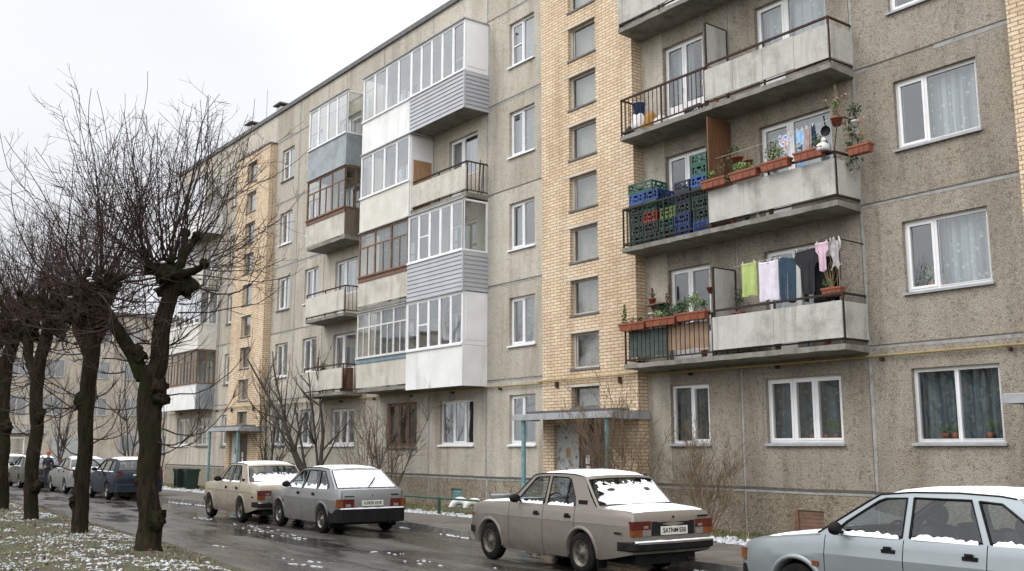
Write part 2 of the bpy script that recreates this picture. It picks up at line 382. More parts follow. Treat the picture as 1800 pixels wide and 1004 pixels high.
wseed = [0]
def window(x0, x1, z0, z1, sashes, mat=None, y=.09, name='window', sill='metal', cur=None, cmode='full', glass=None, bw=.055, opening=True, plants=False, dpan=.62):
    """sashes: list of (relative width, kind); kinds f fixed, s sash, v sash with a transom bar, d glazed door, n sash under a top light"""
    wseed[0] += 1; r = random.Random(wseed[0])
    mat = mat or M_WHITE; glass = glass or (M_GLASSB if x0 < -19 else M_GLASS)
    if opening: OPEN.append((x0, x1, z0, z1))
    f = MB(); g = MB(); ya, yb = y, y+.065
    f.box(x0, x1, ya, yb, z0, z0+bw); f.box(x0, x1, ya, yb, z1-bw, z1)
    f.box(x0, x0+bw, ya, yb, z0+bw, z1-bw); f.box(x1-bw, x1, ya, yb, z0+bw, z1-bw)
    tot = sum(s for s, k in sashes); x = x0+bw; W = x1-x0-2*bw
    for i, (s, k) in enumerate(sashes):
        xe = x+W*s/tot; e = .0
        if i < len(sashes)-1: f.box(xe-.022, xe+.022, ya+.002, yb-.002, z0+bw, z1-bw)
        a, b = x+(.022 if i else 0), xe-(.022 if i < len(sashes)-1 else 0)
        c, d = z0+bw, z1-bw
        q = .045 if k in 'svd' else .012
        if k == 'n':
            zt = lerp(c, d, .70); f.box(a, b, ya+.003, yb-.003, zt-.02, zt+.02); q = .016
        y2 = ya-.012
        f.box(a, b, y2, yb-.004, c, c+q); f.box(a, b, y2, yb-.004, d-q, d); f.box(a, a+q, y2, yb-.004, c+q, d-q); f.box(b-q, b, y2, yb-.004, c+q, d-q)
        if k == 'v':
            zt = lerp(c, d, .47); f.box(a+q, b-q, y2+.002, yb-.006, zt-.018, zt+.018)
        if k == 'd':
            zt = c+dpan; f.box(a+q, b-q, y2+.004, yb-.008, c+q, zt)
            c = zt
            f.box(b-q+.008, b-q+.025, y2-.03, y2-.004, zt+.25, zt+.37)
        t1, t2 = r.uniform(-.006, .006), r.uniform(-.006, .006); yg = ya+.02
        g.quad((a+q*.8, yg+t1, c+q*.8), (b-q*.8, yg-t1, c+q*.8), (b-q*.8, yg-t1+t2, d-q*.8), (a+q*.8, yg+t1+t2, d-q*.8))
        x = xe
    o = part(f, name, mat)
    sub(g, 'pane', glass, o)
    if sill:
        s = MB(); ov = .04
        s.add([(x0-ov, .0+y-.01, z0+.02), (x1+ov, y-.01, z0+.02), (x1+ov, -.06, z0-.012), (x0-ov, -.06, z0-.012),
               (x0-ov, y-.01, z0-.02), (x1+ov, y-.01, z0-.02), (x1+ov, -.06, z0-.05), (x0-ov, -.06, z0-.05)],
              [(0,3,2,1), (3,7,6,2), (4,5,6,7), (0,4,7,3), (1,2,6,5), (0,1,5,4)])
        sub(s, 'sill', {'metal': M_SILLM, 'white': M_WHITE, 'dark': M_SILLD}[sill], o)
    if cur is not None:
        sub(curtain_mb(x0+.03, x1-.03, z0+.04, z1-.03, y+.2, cmode, wseed[0]), 'curtain', M_CURT[cur], o)
    if plants:
        p = MB(); rr = random.Random(wseed[0]*7)
        for k in range(3 if x1-x0 > 1.2 else 2):
            px = rr.uniform(x0+.25, x1-.2); h = rr.uniform(.18, .4)
            p.lathe([(.0,0),(.05,0),(.07,.11),(.0,.11)], (px, y+.13, z0+.06), 8, 1)
            for q in range(26):
                a = rr.uniform(0, 6.28); el = rr.uniform(.2, 1.4); l = rr.uniform(.4, 1)*h
                b = V((px, y+.13, z0+.16)); t = b+V((math.cos(a)*math.cos(el)*l, math.sin(a)*math.cos(el)*l*.4, math.sin(el)*l)); n = V((math.sin(a), 0, .4))*.022
                p.quad(b.lerp(t, .55), b.lerp(t, .8)+n, t, b.lerp(t, .8)-n)
        sub(p, 'sill_plant', [M_LEAF, M_TERRA], o)
    return o
M_LEAF = pm('houseplant_leaf', (.05,.11,.035), (.09,.17,.05), 15, .5)
M_LEAF2 = pm('pale_leaf', (.15,.24,.07), (.22,.30,.10), 18, .55)
M_LEAFD = pm('conifer_green', (.025,.06,.025), (.04,.09,.03), 25, .7)
M_DRY = pm('dry_stem', (.33,.26,.13), (.24,.18,.09), 12, .8)
M_TERRA = pm('terracotta', (.27,.078,.036), (.20,.057,.026), 7, .6)

rr = random.Random(5)
def zs(n): return 1.88+ST*n
# right panel column
for n in range(5):
    window(-9.68, -8.12, zs(n), zs(n)+1.28, [(1,'f'),(1,'f')] if n == 0 else [(.36,'s'),(.64,'f')], sill='metal', cur=[4,0,0,0,0][n], cmode='full' if n == 0 else 'right', plants=n in (0,1))
for n in range(5):   # beyond the third tower, mostly out of frame
    window(-2.9, -1.5, zs(n), zs(n)+1.28, [(1,'s'),(1,'f')], cur=0)
# right bay, ground floor
window(-15.45, -14.33, zs(0), zs(0)+1.27, [(1,'f'),(.95,'s')], cur=2, cmode='full')
window(-12.85, -11.1, zs(0), zs(0)+1.27, [(1,'s'),(.9,'s'),(1.05,'s')], cur=4, cmode='full', plants=True)
for n in range(4):
    zb = 3.66+ST*n
    window(-15.42, -14.2, zb, zb+2.05, [(.95,'d'),(1.05,'d')], name='balcony_door', sill=None, cur=[None,None,0,0][n], cmode='left', dpan=.55, y=.1)
    o = window(-12.75, -12.02, zb, zb+2.05, [(1,'d')], name='balcony_door', sill=None, cur=[1,0,0,0][n], dpan=.6, y=.1)
    window(-12.02, -11.02, zb+.78, zb+2.05, [(1,'f')], sill=None, cur=[None,0,0,1][n], cmode='full', y=.1)
# kitchen columns
for n in range(5):
    window(-21.36, -20.23, zs(n), zs(n)+1.3, [(1,'v' if n == 4 else 's'),(1,'f')], sill='white', cur=[2,1,1,0,0][n], cmode=['full','right','sides','full','full'][n])
    window(-36.65, -35.5, zs(n), zs(n)+1.3, [(1,'v' if n == 4 else 's'),(1,'f')], sill='white' if n % 2 else 'dark', cur=[1,0,0,1,0][n], cmode='sides')
    window(-41.95, -40.87, zs(n), zs(n)+1.3, [(1,'s'),(1,'s')], sill='dark', cur=[1,2,1,0,1][n], cmode='sides')
    window(-34.2, -33.03, zs(n), zs(n)+1.3, [(1,'s'),(1,'f')], sill='white', cur=[1,2,1,0,1][n], cmode='right')
# left bay
window(-24.75, -23.02, zs(0), zs(0)+1.27, [(1,'f'),(1,'s'),(.72,'f')], sill='white', cur=2)
window(-27.85, -26.02, zs(0)-.06, zs(0)+1.3, [(1,'s'),(.8,'s'),(1,'s')], mat=M_BROWNWOOD, sill='dark', cur=3, cmode='sides', glass=M_GLASSOLD)
window(-31.72, -30.0, zs(0), zs(0)+1.25, [(1,'s'),(.9,'s'),(1,'s')], sill='white', cur=1)
window(-45.0, -43.2, zs(0), zs(0)+1.25, [(1,'n'),(1,'s'),(1,'s')], mat=M_OLDWHITE, sill='dark', cur=1)
window(-47.6, -46.0, zs(0), zs(0)+1.25, [(1,'s'),(1,'s')], sill='white', cur=1)
for n in range(4):
    zb = 3.66+ST*n
    for (a, b) in ((-24.4, -22.9), (-27.9, -26.3), (-31.7, -30.05), (-45.0, -43.4), (-47.6, -46.0)):
        window(a, a+.66, zb, zb+2.05, [(1,'d')], name='balcony_door', sill=None, cur=1 if n % 2 else None, cmode='left', y=.1)
        window(a+.66, b, zb+.8, zb+2.05, [(1,'f')], sill=None, cur=0, cmode='sides' if n % 2 else 'full', y=.1)

# walls
X0, X1, ZT = -49.1, 2.0, 15.44
VENT = [(-24.1, -23.58, .16, .66), (-12.28, -11.62, .18, .63), (-30.6, -30.1, .2, .6)]
low = [o for o in VENT]
wm = MB()
TW = ((-19.55, -16.15), (-40.6, -37.2), (-7.4, -4.0))
wall_face(wm, X0, X1, 1.02, ZT, 0, OPEN, .17, 0, 'split')
wm.quad((X0,0,1.02), (X0,12,1.02), (X0,12,ZT), (X0,0,ZT)); wm.quad((X1,0,1.02), (X1,0,ZT), (X1,12,ZT), (X1,12,1.02)); wm.quad((X0,12,1.02), (X1,12,1.02), (X1,12,ZT), (X0,12,ZT))
part(wm, 'wall', [M_WALL, M_WALLR])
pl = MB(); wall_face(pl, X0, X1, -.3, 1.02, 0.004, VENT, .2)
pl.quad((X0,0,-.3), (X0,12,-.3), (X0,12,1.02), (X0,0,1.02)); pl.quad((X1,0,-.3), (X1,0,1.02), (X1,12,1.02), (X1,12,-.3)); pl.quad((X0,12,-.3), (X1,12,-.3), (X1,12,1.02), (X0,12,1.02))
part(pl, 'plinth', M_PLINTH)
im = MB()
for n in range(6):
    z = .95+ST*n
    im.box(X0+.05, X1-.05, .22, 4.2, z, z+.14)
im.box(X0+.05, X1-.05, 4.2, 4.3, .5, 15)
for x in (-10.45, -13.45, -16.4, -19.9, -22.35, -25.3, -28.4, -32.4, -35, -37.2, -40.6, -43, -45.6, -7.4, -4): im.box(x-.06, x+.06, .23, 4.19, 1.1, 14.9)
part(im, 'room_partitions', M_ROOM)
rf = MB(); rf.box(X0-.05, X1+.05, -.02, 12.05, ZT, ZT+.05, 1); rf.box(X0-.08, X1+.08, -.075, -.022, ZT-.12, ZT+.045, 0); rf.box(X0-.09, X0-.052, -.02, 12, ZT-.12, ZT+.04, 0)
roof = part(rf, 'roof', [M_FLASH, M_ROOFING])
for cx in (-37.9, -41.0):
    c = MB(); c.box(cx-.24, cx+.24, .3, .8, ZT+.05, ZT+.47); c.box(cx-.36, cx+.36, .18, .92, ZT+.56, ZT+.61, 1)
    for sx_ in (-.24, .24): c.box(cx+sx_*.8-.03, cx+sx_*.8+.03, .5, .6, ZT+.47, ZT+.56, 1)
    sub(c, 'chimney', [M_PANEL2, M_FLASH], roof)
# antenna mast on the roof
c = MB(); c.tube([(-39.9, .6, ZT), (-39.9, .6, ZT+1.9)], .012, 5); sub(c, 'aerial', M_STEEL, roof)

# panel joints: dark line with a smear of sealant beside it
r2 = random.Random(3)
def hjoint(z, xa, xb, y=0., w=.07):
    x = xa
    while x < xb:
        l = min(r2.uniform(.5, 1.6), xb-x)
        if r2.random() < .86:
            o = r2.uniform(-.008, .008); ww = w*r2.uniform(.75, 1.25)
            jm.box(x, x+l-.001, y-.0045, y, z+o-ww, z+o-.008, 0)
        jm.box(x, x+l-.001, y-.0075, y, z-.012+r2.uniform(-.004,.004), z+.012+r2.uniform(-.004,.005), 1)
        x += l
def vjoint(x, za, zb, y=0., w=.06):
    z = za
    while z < zb:
        l = min(r2.uniform(.5, 1.5), zb-z); o = r2.uniform(-.006, .006); ww = w*r2.uniform(.8, 1.3)
        jm.box(x-ww/2+o, x+ww/2+o, y-.0035, y, z, z+l-.001, 0)
        jm.box(x-ww/2+o-.012, x-ww/2+o-.001, y-.0055, y, z, z+l-.001, 1); z += l
SEG = ((-49.05, -40.66), (-37.14, -19.6), (-16.1, -7.46))
for a, b in SEG:
    jm = MB()
    for k in range(1, 6): hjoint(1.0+ST*k, a, b)
    x = a
    while x < b:     # uneven plinth ledge
        l = min(r2.uniform(.3, .9), b-x); d = r2.uniform(-.006, .006)
        jm.box(x, x+l-.001, -.014, 0, .985+d, 1.035+d, 1); jm.box(x, x+l-.001, -.005, 0, .93+d, .985+d, 0); x += l
    for x in (-10.47, -22.38, -28.45, -35.0, -42.7):
        if a < x < b: vjoint(x, .1, 15.35, w=.065)
    for x in (-13.45, -25.33, -32.6, -45.7):
        if a < x < b:
            vjoint(x, .1, 3.5, w=.045)
            if x > -45: vjoint(x, 3.7, 15.3, w=.03)
    part(jm, 'panel_joint', [M_JOINT, M_JDARK])

# vents in the plinth
v = MB(); v.box(-24.1, -23.58, .06, .09, .16, .66)
for k in range(5): v.bar((-24.06, .05, .25+k*.08), (-23.62, .05, .25+k*.08), .03, .05)
part(v, 'basement_vent', M_TEAL, 'teal painted louvre')
v = MB()
for k in range(6): v.box(-12.28, -11.62, .03, .06+.004*(k % 2), .185+k*.074, .185+k*.074+.069)
v.box(-12.28, -12.2, .0, .03, .18, .63, 1)
part(v, 'basement_vent', [M_BAND, M_BROWNWOOD], 'brown boarded opening')
v = MB(); v.box(-30.6, -30.1, .06, .09, .2, .6); part(v, 'basement_vent', M_DARK)

# brick stair towers
def tower(xa, xb, main):
    tb = MB(); y = -.3; ops = []
    c = (xa+xb)/2; wx = (c-.6, c+.42)
    for k in range(9):
        s = 3.68+1.3075*(k-1)
        if s+.86 < 14: ops.append((wx[0], wx[1], s, s+.86 if k else s+.62))
    ops[0] = (wx[0], wx[1], 2.74, 3.24)
    door = (xa+.42, xa+2.3, .12, 2.36)
    zt = 14.06
    wall_face(tb, xa, xb, 0, zt, y, ops+[door], .18)
    tb.quad((xb,y,0), (xb,.0,0), (xb,.0,zt), (xb,y,zt)); tb.quad((xa,y,0), (xa,y,zt), (xa,.0,zt), (xa,.0,0))
    t = part(tb, 'brick_stair_tower', M_BRICK)
    cp = MB(); cp.box(xa-.03, xb+.03, y-.04, -.001, zt, zt+.06); sub(cp, 'coping', M_FLASH, t)
    for a, b, s, e in ops:
        ln = MB(); ln.box(a-.22, b+.02, y-.012, y-.001, e, e+.045); sub(ln, 'lintel', M_PANEL2, t)
        ln = MB(); ln.box(a-.02, b+.03, y-.03, y+.06, s-.045, s); sub(ln, 'sill', M_SILLD, t)
    for i, (a, b, s, e) in enumerate(ops):
        f = MB(); yy = y+.11
        for q in ((a, b, s, s+.05), (a, b, e-.05, e), (a, a+.06, s+.05, e-.05), (b-.05, b, s+.05, e-.05)): f.box(q[0], q[1], yy, yy+.05, q[2], q[3])
        if i % 3 == 1: f.box(a+.1, a+.12, yy+.01, yy+.04, s+.05, e-.05)
        o = part(f, 'stair_window', M_PANEL2 if i else M_SILLD); g = MB(); g.quad((a+.05, yy+.02, s+.04), (b-.04, yy+.02, s+.04), (b-.04, yy+.024, e-.04), (a+.05, yy+.024, e-.04)); sub(g, 'pane', M_FROST, o)
        bk = MB(); bk.quad((a-.1, .2, s-.2), (b+.1, .2, s-.2), (b+.1, .2, e+.2), (a-.1, .2, e+.2)); sub(bk, 'blind', M_BLIND, o)
    # entrance: notice board panel, dark door
    d0, d1 = door[0], door[1]; m_ = d0+.82
    nb = MB(); nb.box(d0, m_, y+.1, y+.15, .12, 2.36); n = part(nb, 'notice_board', M_PEEL if main else M_OLDWHITE)
    nn = MB()
    for (a, b, c_, e_) in ((.36,.52,1.55,1.78), (.5,.58,1.35,1.46)): nn.box(d0+a, d0+b, y+.092, y+.099, c_, e_)
    sub(nn, 'notice', M_PLY, n)
    dd = MB(); dd.box(m_, d1, y+.13, y+.17, .12, 2.1); dd.box(m_, d1, y+.12, y+.168, 2.11, 2.36, 1)
    dd.box(m_+.05, m_+.11, y+.119, y+.129, .12, 2.1, 1); dd.box(d1-.08, d1-.02, y+.119, y+.129, .12, 2.1, 1)
    d = part(dd, 'entrance_door', [M_DOORM, M_BAND])
    h = MB(); h.bar((m_+.2, y+.1, 1.0), (m_+.2, y+.1, 1.25), .025); h.box(m_+.19, m_+.21, y+.1, y+.13, 1.0, 1.02); h.box(m_+.19, m_+.21, y+.1, y+.13, 1.23, 1.25); sub(h, 'handle', M_STEEL, d)
    nt_ = MB(); nt_.box(m_+.22, m_+.36, y+.121, y+.128, 1.42, 1.62); nt_.box(m_+.24, m_+.38, y+.122, y+.128, 1.2, 1.38); sub(nt_, 'notice', M_WHITE2, d)
    # canopy on two posts
    cn = MB(); xl, xr = xa-.12, xb+.06
    cn.box(xl, xr, -1.12, -.302, 2.490, 2.560); cn.box(xl-.02, xr+.02, -1.16, -1.122, 2.450, 2.590, 1); cn.box(xr, xr+.03, -1.12, -.01, 2.430, 2.610, 1); cn.box(xl-.03, xl, -1.12, -.302, 2.450, 2.590, 1)
    cn.box(xl, xr, -1.12, -.302, 2.561, 2.595, 2)
    cn.box(xl+.2, xr-.3, -.9, -.35, 2.596, 2.670, 3)
    co_ = part(cn, 'entrance_canopy', [M_CANOPY, M_SILLM, M_SNOW, M_ROOFING])
    for px in (xl+.3, xr-.28):
        p = MB(); p.tube([(px, -1.05, 0), (px, -1.05, 2.490)], .055, 10); sub(p, 'post', M_TEAL, co_)
M_PEEL = pm('peeling_board', (.46,.47,.45), (.36,.38,.37), 7, .7, c3=(.12,.12,.11), s3=9, lo3=.55, hi3=.62)
M_DOORM = pm('dark_door', (.045,.03,.025), (.07,.045,.035), 6, .5)
tower(*TW[0], True); tower(*TW[1], False); tower(*TW[2], False)

# yellow gas pipe along the first-floor line, stepping round the towers
gp = MB(); pts = []
def seg(x, y, z): pts.append((x, y, z))
seg(-48.9, -.07, 3.42)
for xa, xb in (TW[1], TW[0], TW[2]):
    seg(xa-.12, -.07, 3.42); seg(xa-.1, -.38, 3.43); seg(xb+.1, -.38, 3.44); seg(xb+.12, -.07, 3.42)
seg(1.8, -.07, 3.44)
gp.tube(pts, .023, 8)
for x in [-47+i*2.3 for i in range(21)]:
    if not any(a-.3 < x < b+.3 for a, b in TW): gp.box(x-.02, x+.02, -.1, 0, 3.33, 3.39, 1)
for xa, xb in TW:
    for x in (xa+.6, xb-.55): gp.box(x-.03, x+.03, -.38, -.3, 3.25, 3.4, 1)
part(gp, 'gas_pipe', [M_GAS, M_RUST])

# ------------------------------------------------------------------ balconies
DY = .74
def zsl(lv): return 3.52+ST*lv
def rail_mb(xa, xb, y0, zr, zb, bars, left, right, step=.125, mid=False):
    m = MB()
    m.box(xa, xb, y0-.018, y0+.022, zr-.03, zr+.012)
    m.box(xa, xb, y0-.012, y0+.016, zb, zb+.03)
    n = max(1, round((xb-xa)/1.4))
    for i in range(n+1):
        x = lerp(xa+.016, xb-.016, i/n); m.box(x-.016, x+.016, y0-.014, y0+.018, zb-.1, zr-.03)
    if bars:
        k = int((xb-xa)/step)
        for i in range(1, k): x = lerp(xa, xb, i/k); m.box(x-.007, x+.007, y0-.006, y0+.008, zb+.03, zr-.03)
    for sd, x in ((left, xa+.016), (right, xb-.016)):
        if sd:
            m.box(x-.016, x+.016, y0+.022, -.002, zr-.028, zr+.01); m.box(x-.012, x+.012, y0+.016, -.002, zb+.002, zb+.028)
            if sd == 'bars':
                k = int((-y0)/step)
                for i in range(1, k): y = lerp(y0, 0, i/k); m.box(x-.007, x+.007, y-.007, y+.007, zb+.028, zr-.028)
    return m
def slab(xa, xb, lv, dy=DY):
    s = MB(); z0 = zsl(lv); rows = []
    n = int((xb-xa)/.12); r_ = random.Random(int(xa*100)+lv)
    fr = [r_.uniform(0, .012) for _ in range(n+1)]
    top = [(lerp(xa, xb, i/n), -dy-fr[i], z0+.10) for i in range(n+1)]; bot = [(lerp(xa, xb, i/n), -dy-fr[-1-i]*.7, z0+.015*math.sin(i)*.3) for i in range(n+1)]
    tb = [(p[0], 0, z0+.10) for p in top]; bb = [(p[0], 0, z0-.03) for p in bot]
    s.grid([list(q) for q in zip(tb, top)], 0, False); s.grid([list(q) for q in zip(top, bot)], 0, False); s.grid([list(q) for q in zip(bot, bb)], 0, False)
    s.quad(top[0], tb[0], bb[0], bot[0]); s.quad(top[-1], bot[-1], bb[-1], tb[-1])
    return part(s, 'balcony', M_SLAB, recalc=True)
def open_balcony(xa, xb, lv, front='panel', npan=2, left=None, right=None, mat=None, rail=None, zr=None, sidepan=None, rp=None):
    o = slab(xa, xb, lv); z0 = zsl(lv); mat = mat or M_PANEL; y0 = -DY+.03
    zr = z0+(zr or 1.02)
    sub(rail_mb(xa+.01, xb-.01, y0, zr, z0+.17, front == 'bars', left, right), 'railing', rail or M_RAIL, o)
    if front == 'panel':
        w_ = (xb-xa-.03)/npan
        for i in range(npan):
            p = MB(); dz = rr.uniform(-.012, .012); a, b = xa+.012+i*w_+.004, xa+.012+(i+1)*w_-.004
            p.box(a, b, y0-.052, y0-.019, z0+.205+dz, z0+.87+dz); sub(p, 'front_panel', mat, o)
    if sidepan:
        p = MB(); x = xb-.012 if 'r' in sidepan else xa+.012
        p.box(x-.003+.02, x+.03, -DY+.04, -.03, z0+.205, z0+.86); sub(p, 'side_panel', sidepan[1:] and M_SIDEB or mat, o)
    return o
M_SIDEB = pm('brown_ribbed_sheet', (.20,.165,.125), (.12,.095,.07), 2, .7, stretch=(1,14,.5))

def glazed_balcony(xa, xb, lv, par, sash, frame, left=None, right='glaze', sideglaze=2, glass=None, dy=.84, cur=None, top=2.53, sidepar=None, band=None, ribs=False, mattop=None, sill=1.08, sideframe=None):
    """par: parapet material; sash: list of sash kinds; right: glaze, solid or None"""
    o = slab(xa+.02, xb-.02, lv, dy-.05); z0 = zsl(lv); y0 = -dy; glass = glass or M_GLASSB
    zp0, zp1 = z0-.06, z0+sill-.03
    p = MB()
    if par is M_SIDING:
        k = 9
        for i in range(k):
            a, b = lerp(zp0, zp1, i/k), lerp(zp0, zp1, (i+1)/k)
            p.add([(xa,y0-.026,a),(xb,y0-.026,a),(xb,y0-.004,b),(xa,y0-.004,b),(xa,y0,a),(xb,y0,a)], [(0,1,2,3),(0,4,5,1)])
            p.add([(xb+.026,y0,a),(xb+.026,0,a),(xb+.004,0,b),(xb+.004,y0,b),(xb,y0,a),(xb,0,a)], [(0,1,2,3),(0,4,5,1)])
        p.box(xb-.02, xb+.032, y0-.032, y0+.02, zp0, zp1)
    elif par in (M_PANEL, M_PANEL2):
        zp0 = z0+.14
        p.box(xa, lerp(xa, xb, .5)-.004, y0+.02, y0+.055, zp0, zp1-.1); p.box(lerp(xa, xb, .5)+.004, xb-.03, y0+.021, y0+.056, zp0, zp1-.1)
    else:
        p.box(xa, xb, y0, y0+.03, zp0, zp1)
        if ribs:
            for i in range(int((xb-xa)/.1)): p.box(xa+i*.1+.04, xa+i*.1+.06, y0-.006, y0-.0005, zp0, zp1)
    sub(p, 'parapet', par, o)
    if par is not M_SIDING:
        q = MB(); q.box(xb-.03, xb, y0+.031, 0, zp0, zp1)
        if ribs or sidepar is M_SIDEB:
            for i in range(int(dy/.09)): q.box(xb-.0005, xb+.008, y0+.06+i*.09, y0+.085+i*.09, zp0, zp1)
        sub(q, 'side_parapet', sidepar or par, o)
    if band:
        b_ = MB(); b_.box(xa, xb, y0-.006, y0+.06, zp1-.14, zp1-.005); sub(b_, 'board_band', band, o)
    f = MB(); g = MB(); za, zb = z0+sill, z0+top
    f.box(xa, xb, y0-.045, y0+.05, za-.035, za+.02)         # sill rail
    f.box(xa, xb, y0, y0+.06, zb-.05, zb)
    n = len(sash); cw = .035 if frame is M_WHITE else .022; wpost = .05
    for i in range(n+1):
        x = lerp(xa+wpost/2, xb-wpost/2, i/n); c = wpost/2 if 0 < i < n else wpost/2
        f.box(x-c*.85, x+c*.85, y0+.004, y0+.056, za+.02, zb-.05)
    for i, k in enumerate(sash):
        a = lerp(xa+wpost/2, xb-wpost/2, i/n)+wpost*.42; b = lerp(xa+wpost/2, xb-wpost/2, (i+1)/n)-wpost*.42; c, d = za+.02, zb-.05
        yy = y0+.012
        f.box(a, b, yy, y0+.05, c, c+cw); f.box(a, b, yy, y0+.05, d-cw, d); f.box(a, a+cw, yy, y0+.05, c+cw, d-cw); f.box(b-cw, b, yy, y0+.05, c+cw, d-cw)
        if k == 'v': z_ = lerp(c, d, .5); f.box(a+cw, b-cw, yy+.002, y0+.05, z_-.02, z_+.02)
        if k == 't':
            z_ = lerp(c, d, .68); f.box(a+cw, b-cw, yy+.002, y0+.05, z_-.022, z_+.022); f.box((a+b)/2-.018, (a+b)/2+.018, yy+.003, y0+.049, c+cw, z_-.022)
        t1 = rr.uniform(-.005, .005); t2 = rr.uniform(-.008, .008)
        g.quad((a+cw*.7, y0+.03+t1, c+cw*.7), (b-cw*.7, y0+.03-t1, c+cw*.7), (b-cw*.7, y0+.03-t1+t2, d-cw*.7), (a+cw*.7, y0+.03+t1+t2, d-cw*.7))
    if right == 'glaze':
        f.box(xb-.055, xb+.02, y0+.06, 0, za-.035, za+.02); f.box(xb-.06, xb, y0+.061, 0, zb-.05, zb)
        for i in range(sideglaze+1):
            y = lerp(y0+.03, -.03, i/sideglaze); f.box(xb-.056, xb-.004, y-.026, y+.026, za+.02, zb-.05)
        if frame is M_BROWNWOOD: f.box(xb-.05, xb-.01, y0+.06, -.05, lerp(za, zb, .68)-.02, lerp(za, zb, .68)+.02)
        for i in range(sideglaze):
            a, b = lerp(y0+.03, -.03, i/sideglaze)+.026, lerp(y0+.03, -.03, (i+1)/sideglaze)-.026
            g.quad((xb-.03, a, za+.02), (xb-.03, b, za+.02), (xb-.028, b, zb-.05), (xb-.028, a, zb-.05))
    fo = sub(f, 'glazing_frame', frame, o)
    sub(g, 'pane', glass, o)
    if right == 'solid':
        q = MB(); q.box(xb-.035, xb-.002, y0+.06, 0, za-.02, zb); q.box(xb-.001, xb+.012, y0+.1, -.1, za+.12, zb-.16); sub(q, 'end_panel', M_WHITE, o)
    c = MB(); c.box(xa-.01, xb+.03, y0-.05, .0 if top > 2.58 else -.76, zb, zb+.035)
    sub(c, 'top_cap', mattop or M_SILLM, o)
    if cur is not None: sub(curtain_mb(xa+.05, xb-.1, za, zb-.05, y0+.12, 'right', lv+5), 'curtain', M_CURT[cur], o)
    return o
def partition(x, lv, z1, z2, mat, y0=-DY+.05, name='partition', frame=None):
    p = MB(); z0 = zsl(lv); p.box(x-.014, x+.014, y0, -.01, z0+z1, z0+z2)
    o = part(p, 'balcony_partition', mat)
    if frame:
        f = MB()
        for q in ((y0-.015, y0+.02), (-.045, -.012)): f.box(x-.02, x+.02, q[0], q[1], z0+.12, z0+z2+.02)
        f.box(x-.02, x+.02, y0+.02, -.045, z0+z2, z0+z2+.025); sub(f, 'partition_frame', frame, o)
    return o

RA, RM, RB = -16.12, -13.52, -10.46
# right bay
open_balcony(RA, RM-.002, 0, 'bars', left='bars', rail=M_RAIL, zr=.98); open_balcony(RM+.002, RB, 0, 'panel', 2, right='bar', sidepan='r')
open_balcony(RA, RM-.002, 1, 'bars', left='bars', rail=M_RAIL, zr=1.0); open_balcony(RM+.002, RB, 1, 'panel', 1, right='bar', sidepan='r')
open_balcony(RA, RM-.002, 2, 'bars', left='bars', rail=M_RUST, zr=.98); open_balcony(RM+.002, RB, 2, 'panel', 4, right='bar', sidepan='r', rail=M_RUST)
open_balcony(RA, RM-.002, 3, 'panel', 2, left='bar', sidepan='l'); open_balcony(RM+.002, RB, 3, 'panel', 2, right='bar', sidepan='r')
partition(RM+.01, 0, .15, 1.9, M_PANEL, frame=M_RAIL); partition(RM+.01, 1, .15, 2.5, M_ORWOOD, y0=-DY+.02)
partition(RM+.01, 2, 1.0, 1.95, M_PANEL, frame=M_RAIL); partition(RM+.01, 3, .9, 1.9, M_PANEL, frame=M_RAIL)
# thin stay rods to the wall at the right end
# left bay
LA, LM, LB = -28.4, -25.32, -22.36
glazed_balcony(LM+.002, LB, 3, M_SIDING, 'ffffs', M_WHITE, right='solid', cur=None, top=2.60)
glazed_balcony(LA, LM-.002, 3, M_WHITE2, 'ffff', M_WHITE, right=None, top=2.60, dy=.82)
glazed_balcony(LA, LM-.002, 2, M_CREAM, 'ffff', M_WHITE, right='solid', ribs=True)
open_balcony(LM+.002, LB, 2, 'panel', 1, right='bars', mat=M_PANEL2)
glazed_balcony(LM+.002, LB, 1, M_SIDING, 'fvsff', M_WHITE, right='glaze', sideglaze=1)
glazed_balcony(LA, LM-.002, 1, M_PANEL2, 'ttt', M_BROWNWOOD, right=None, band=M_BAND, glass=M_GLASSOLD, cur=1)
glazed_balcony(LM+.002, LB, 0, M_WHITE2, 'fvsff', M_WHITE, right='solid')
glazed_balcony(LA, LM-.002, 0, M_PANEL2, 'tttt', M_OLDWHITE, right=None, band=M_BLUEBAND, glass=M_GLASSOLD, cur=1)
partition(LM+.03, 2, .12, 2.45, M_WHITE2, y0=-.8)
# next bay
NA, NB = -32.45, -29.5
glazed_balcony(NA, NB, 3, M_BLUEGREY, 'ffff', M_WHITE, right='glaze', sideglaze=1, top=2.58)
glazed_balcony(NA, NB, 2, M_PANEL2, 'ttt', M_BROWNWOOD, right='glaze', sideglaze=2, band=M_BAND, sidepar=M_SIDEB, glass=M_GLASSOLD)
open_balcony(NA, NB, 1, 'panel', 2, right='bars', mat=M_PANEL2, rail=M_RUST); open_balcony(NA, NB, 0, 'panel', 2, right='bars', mat=M_PANEL2, rail=M_RUST)
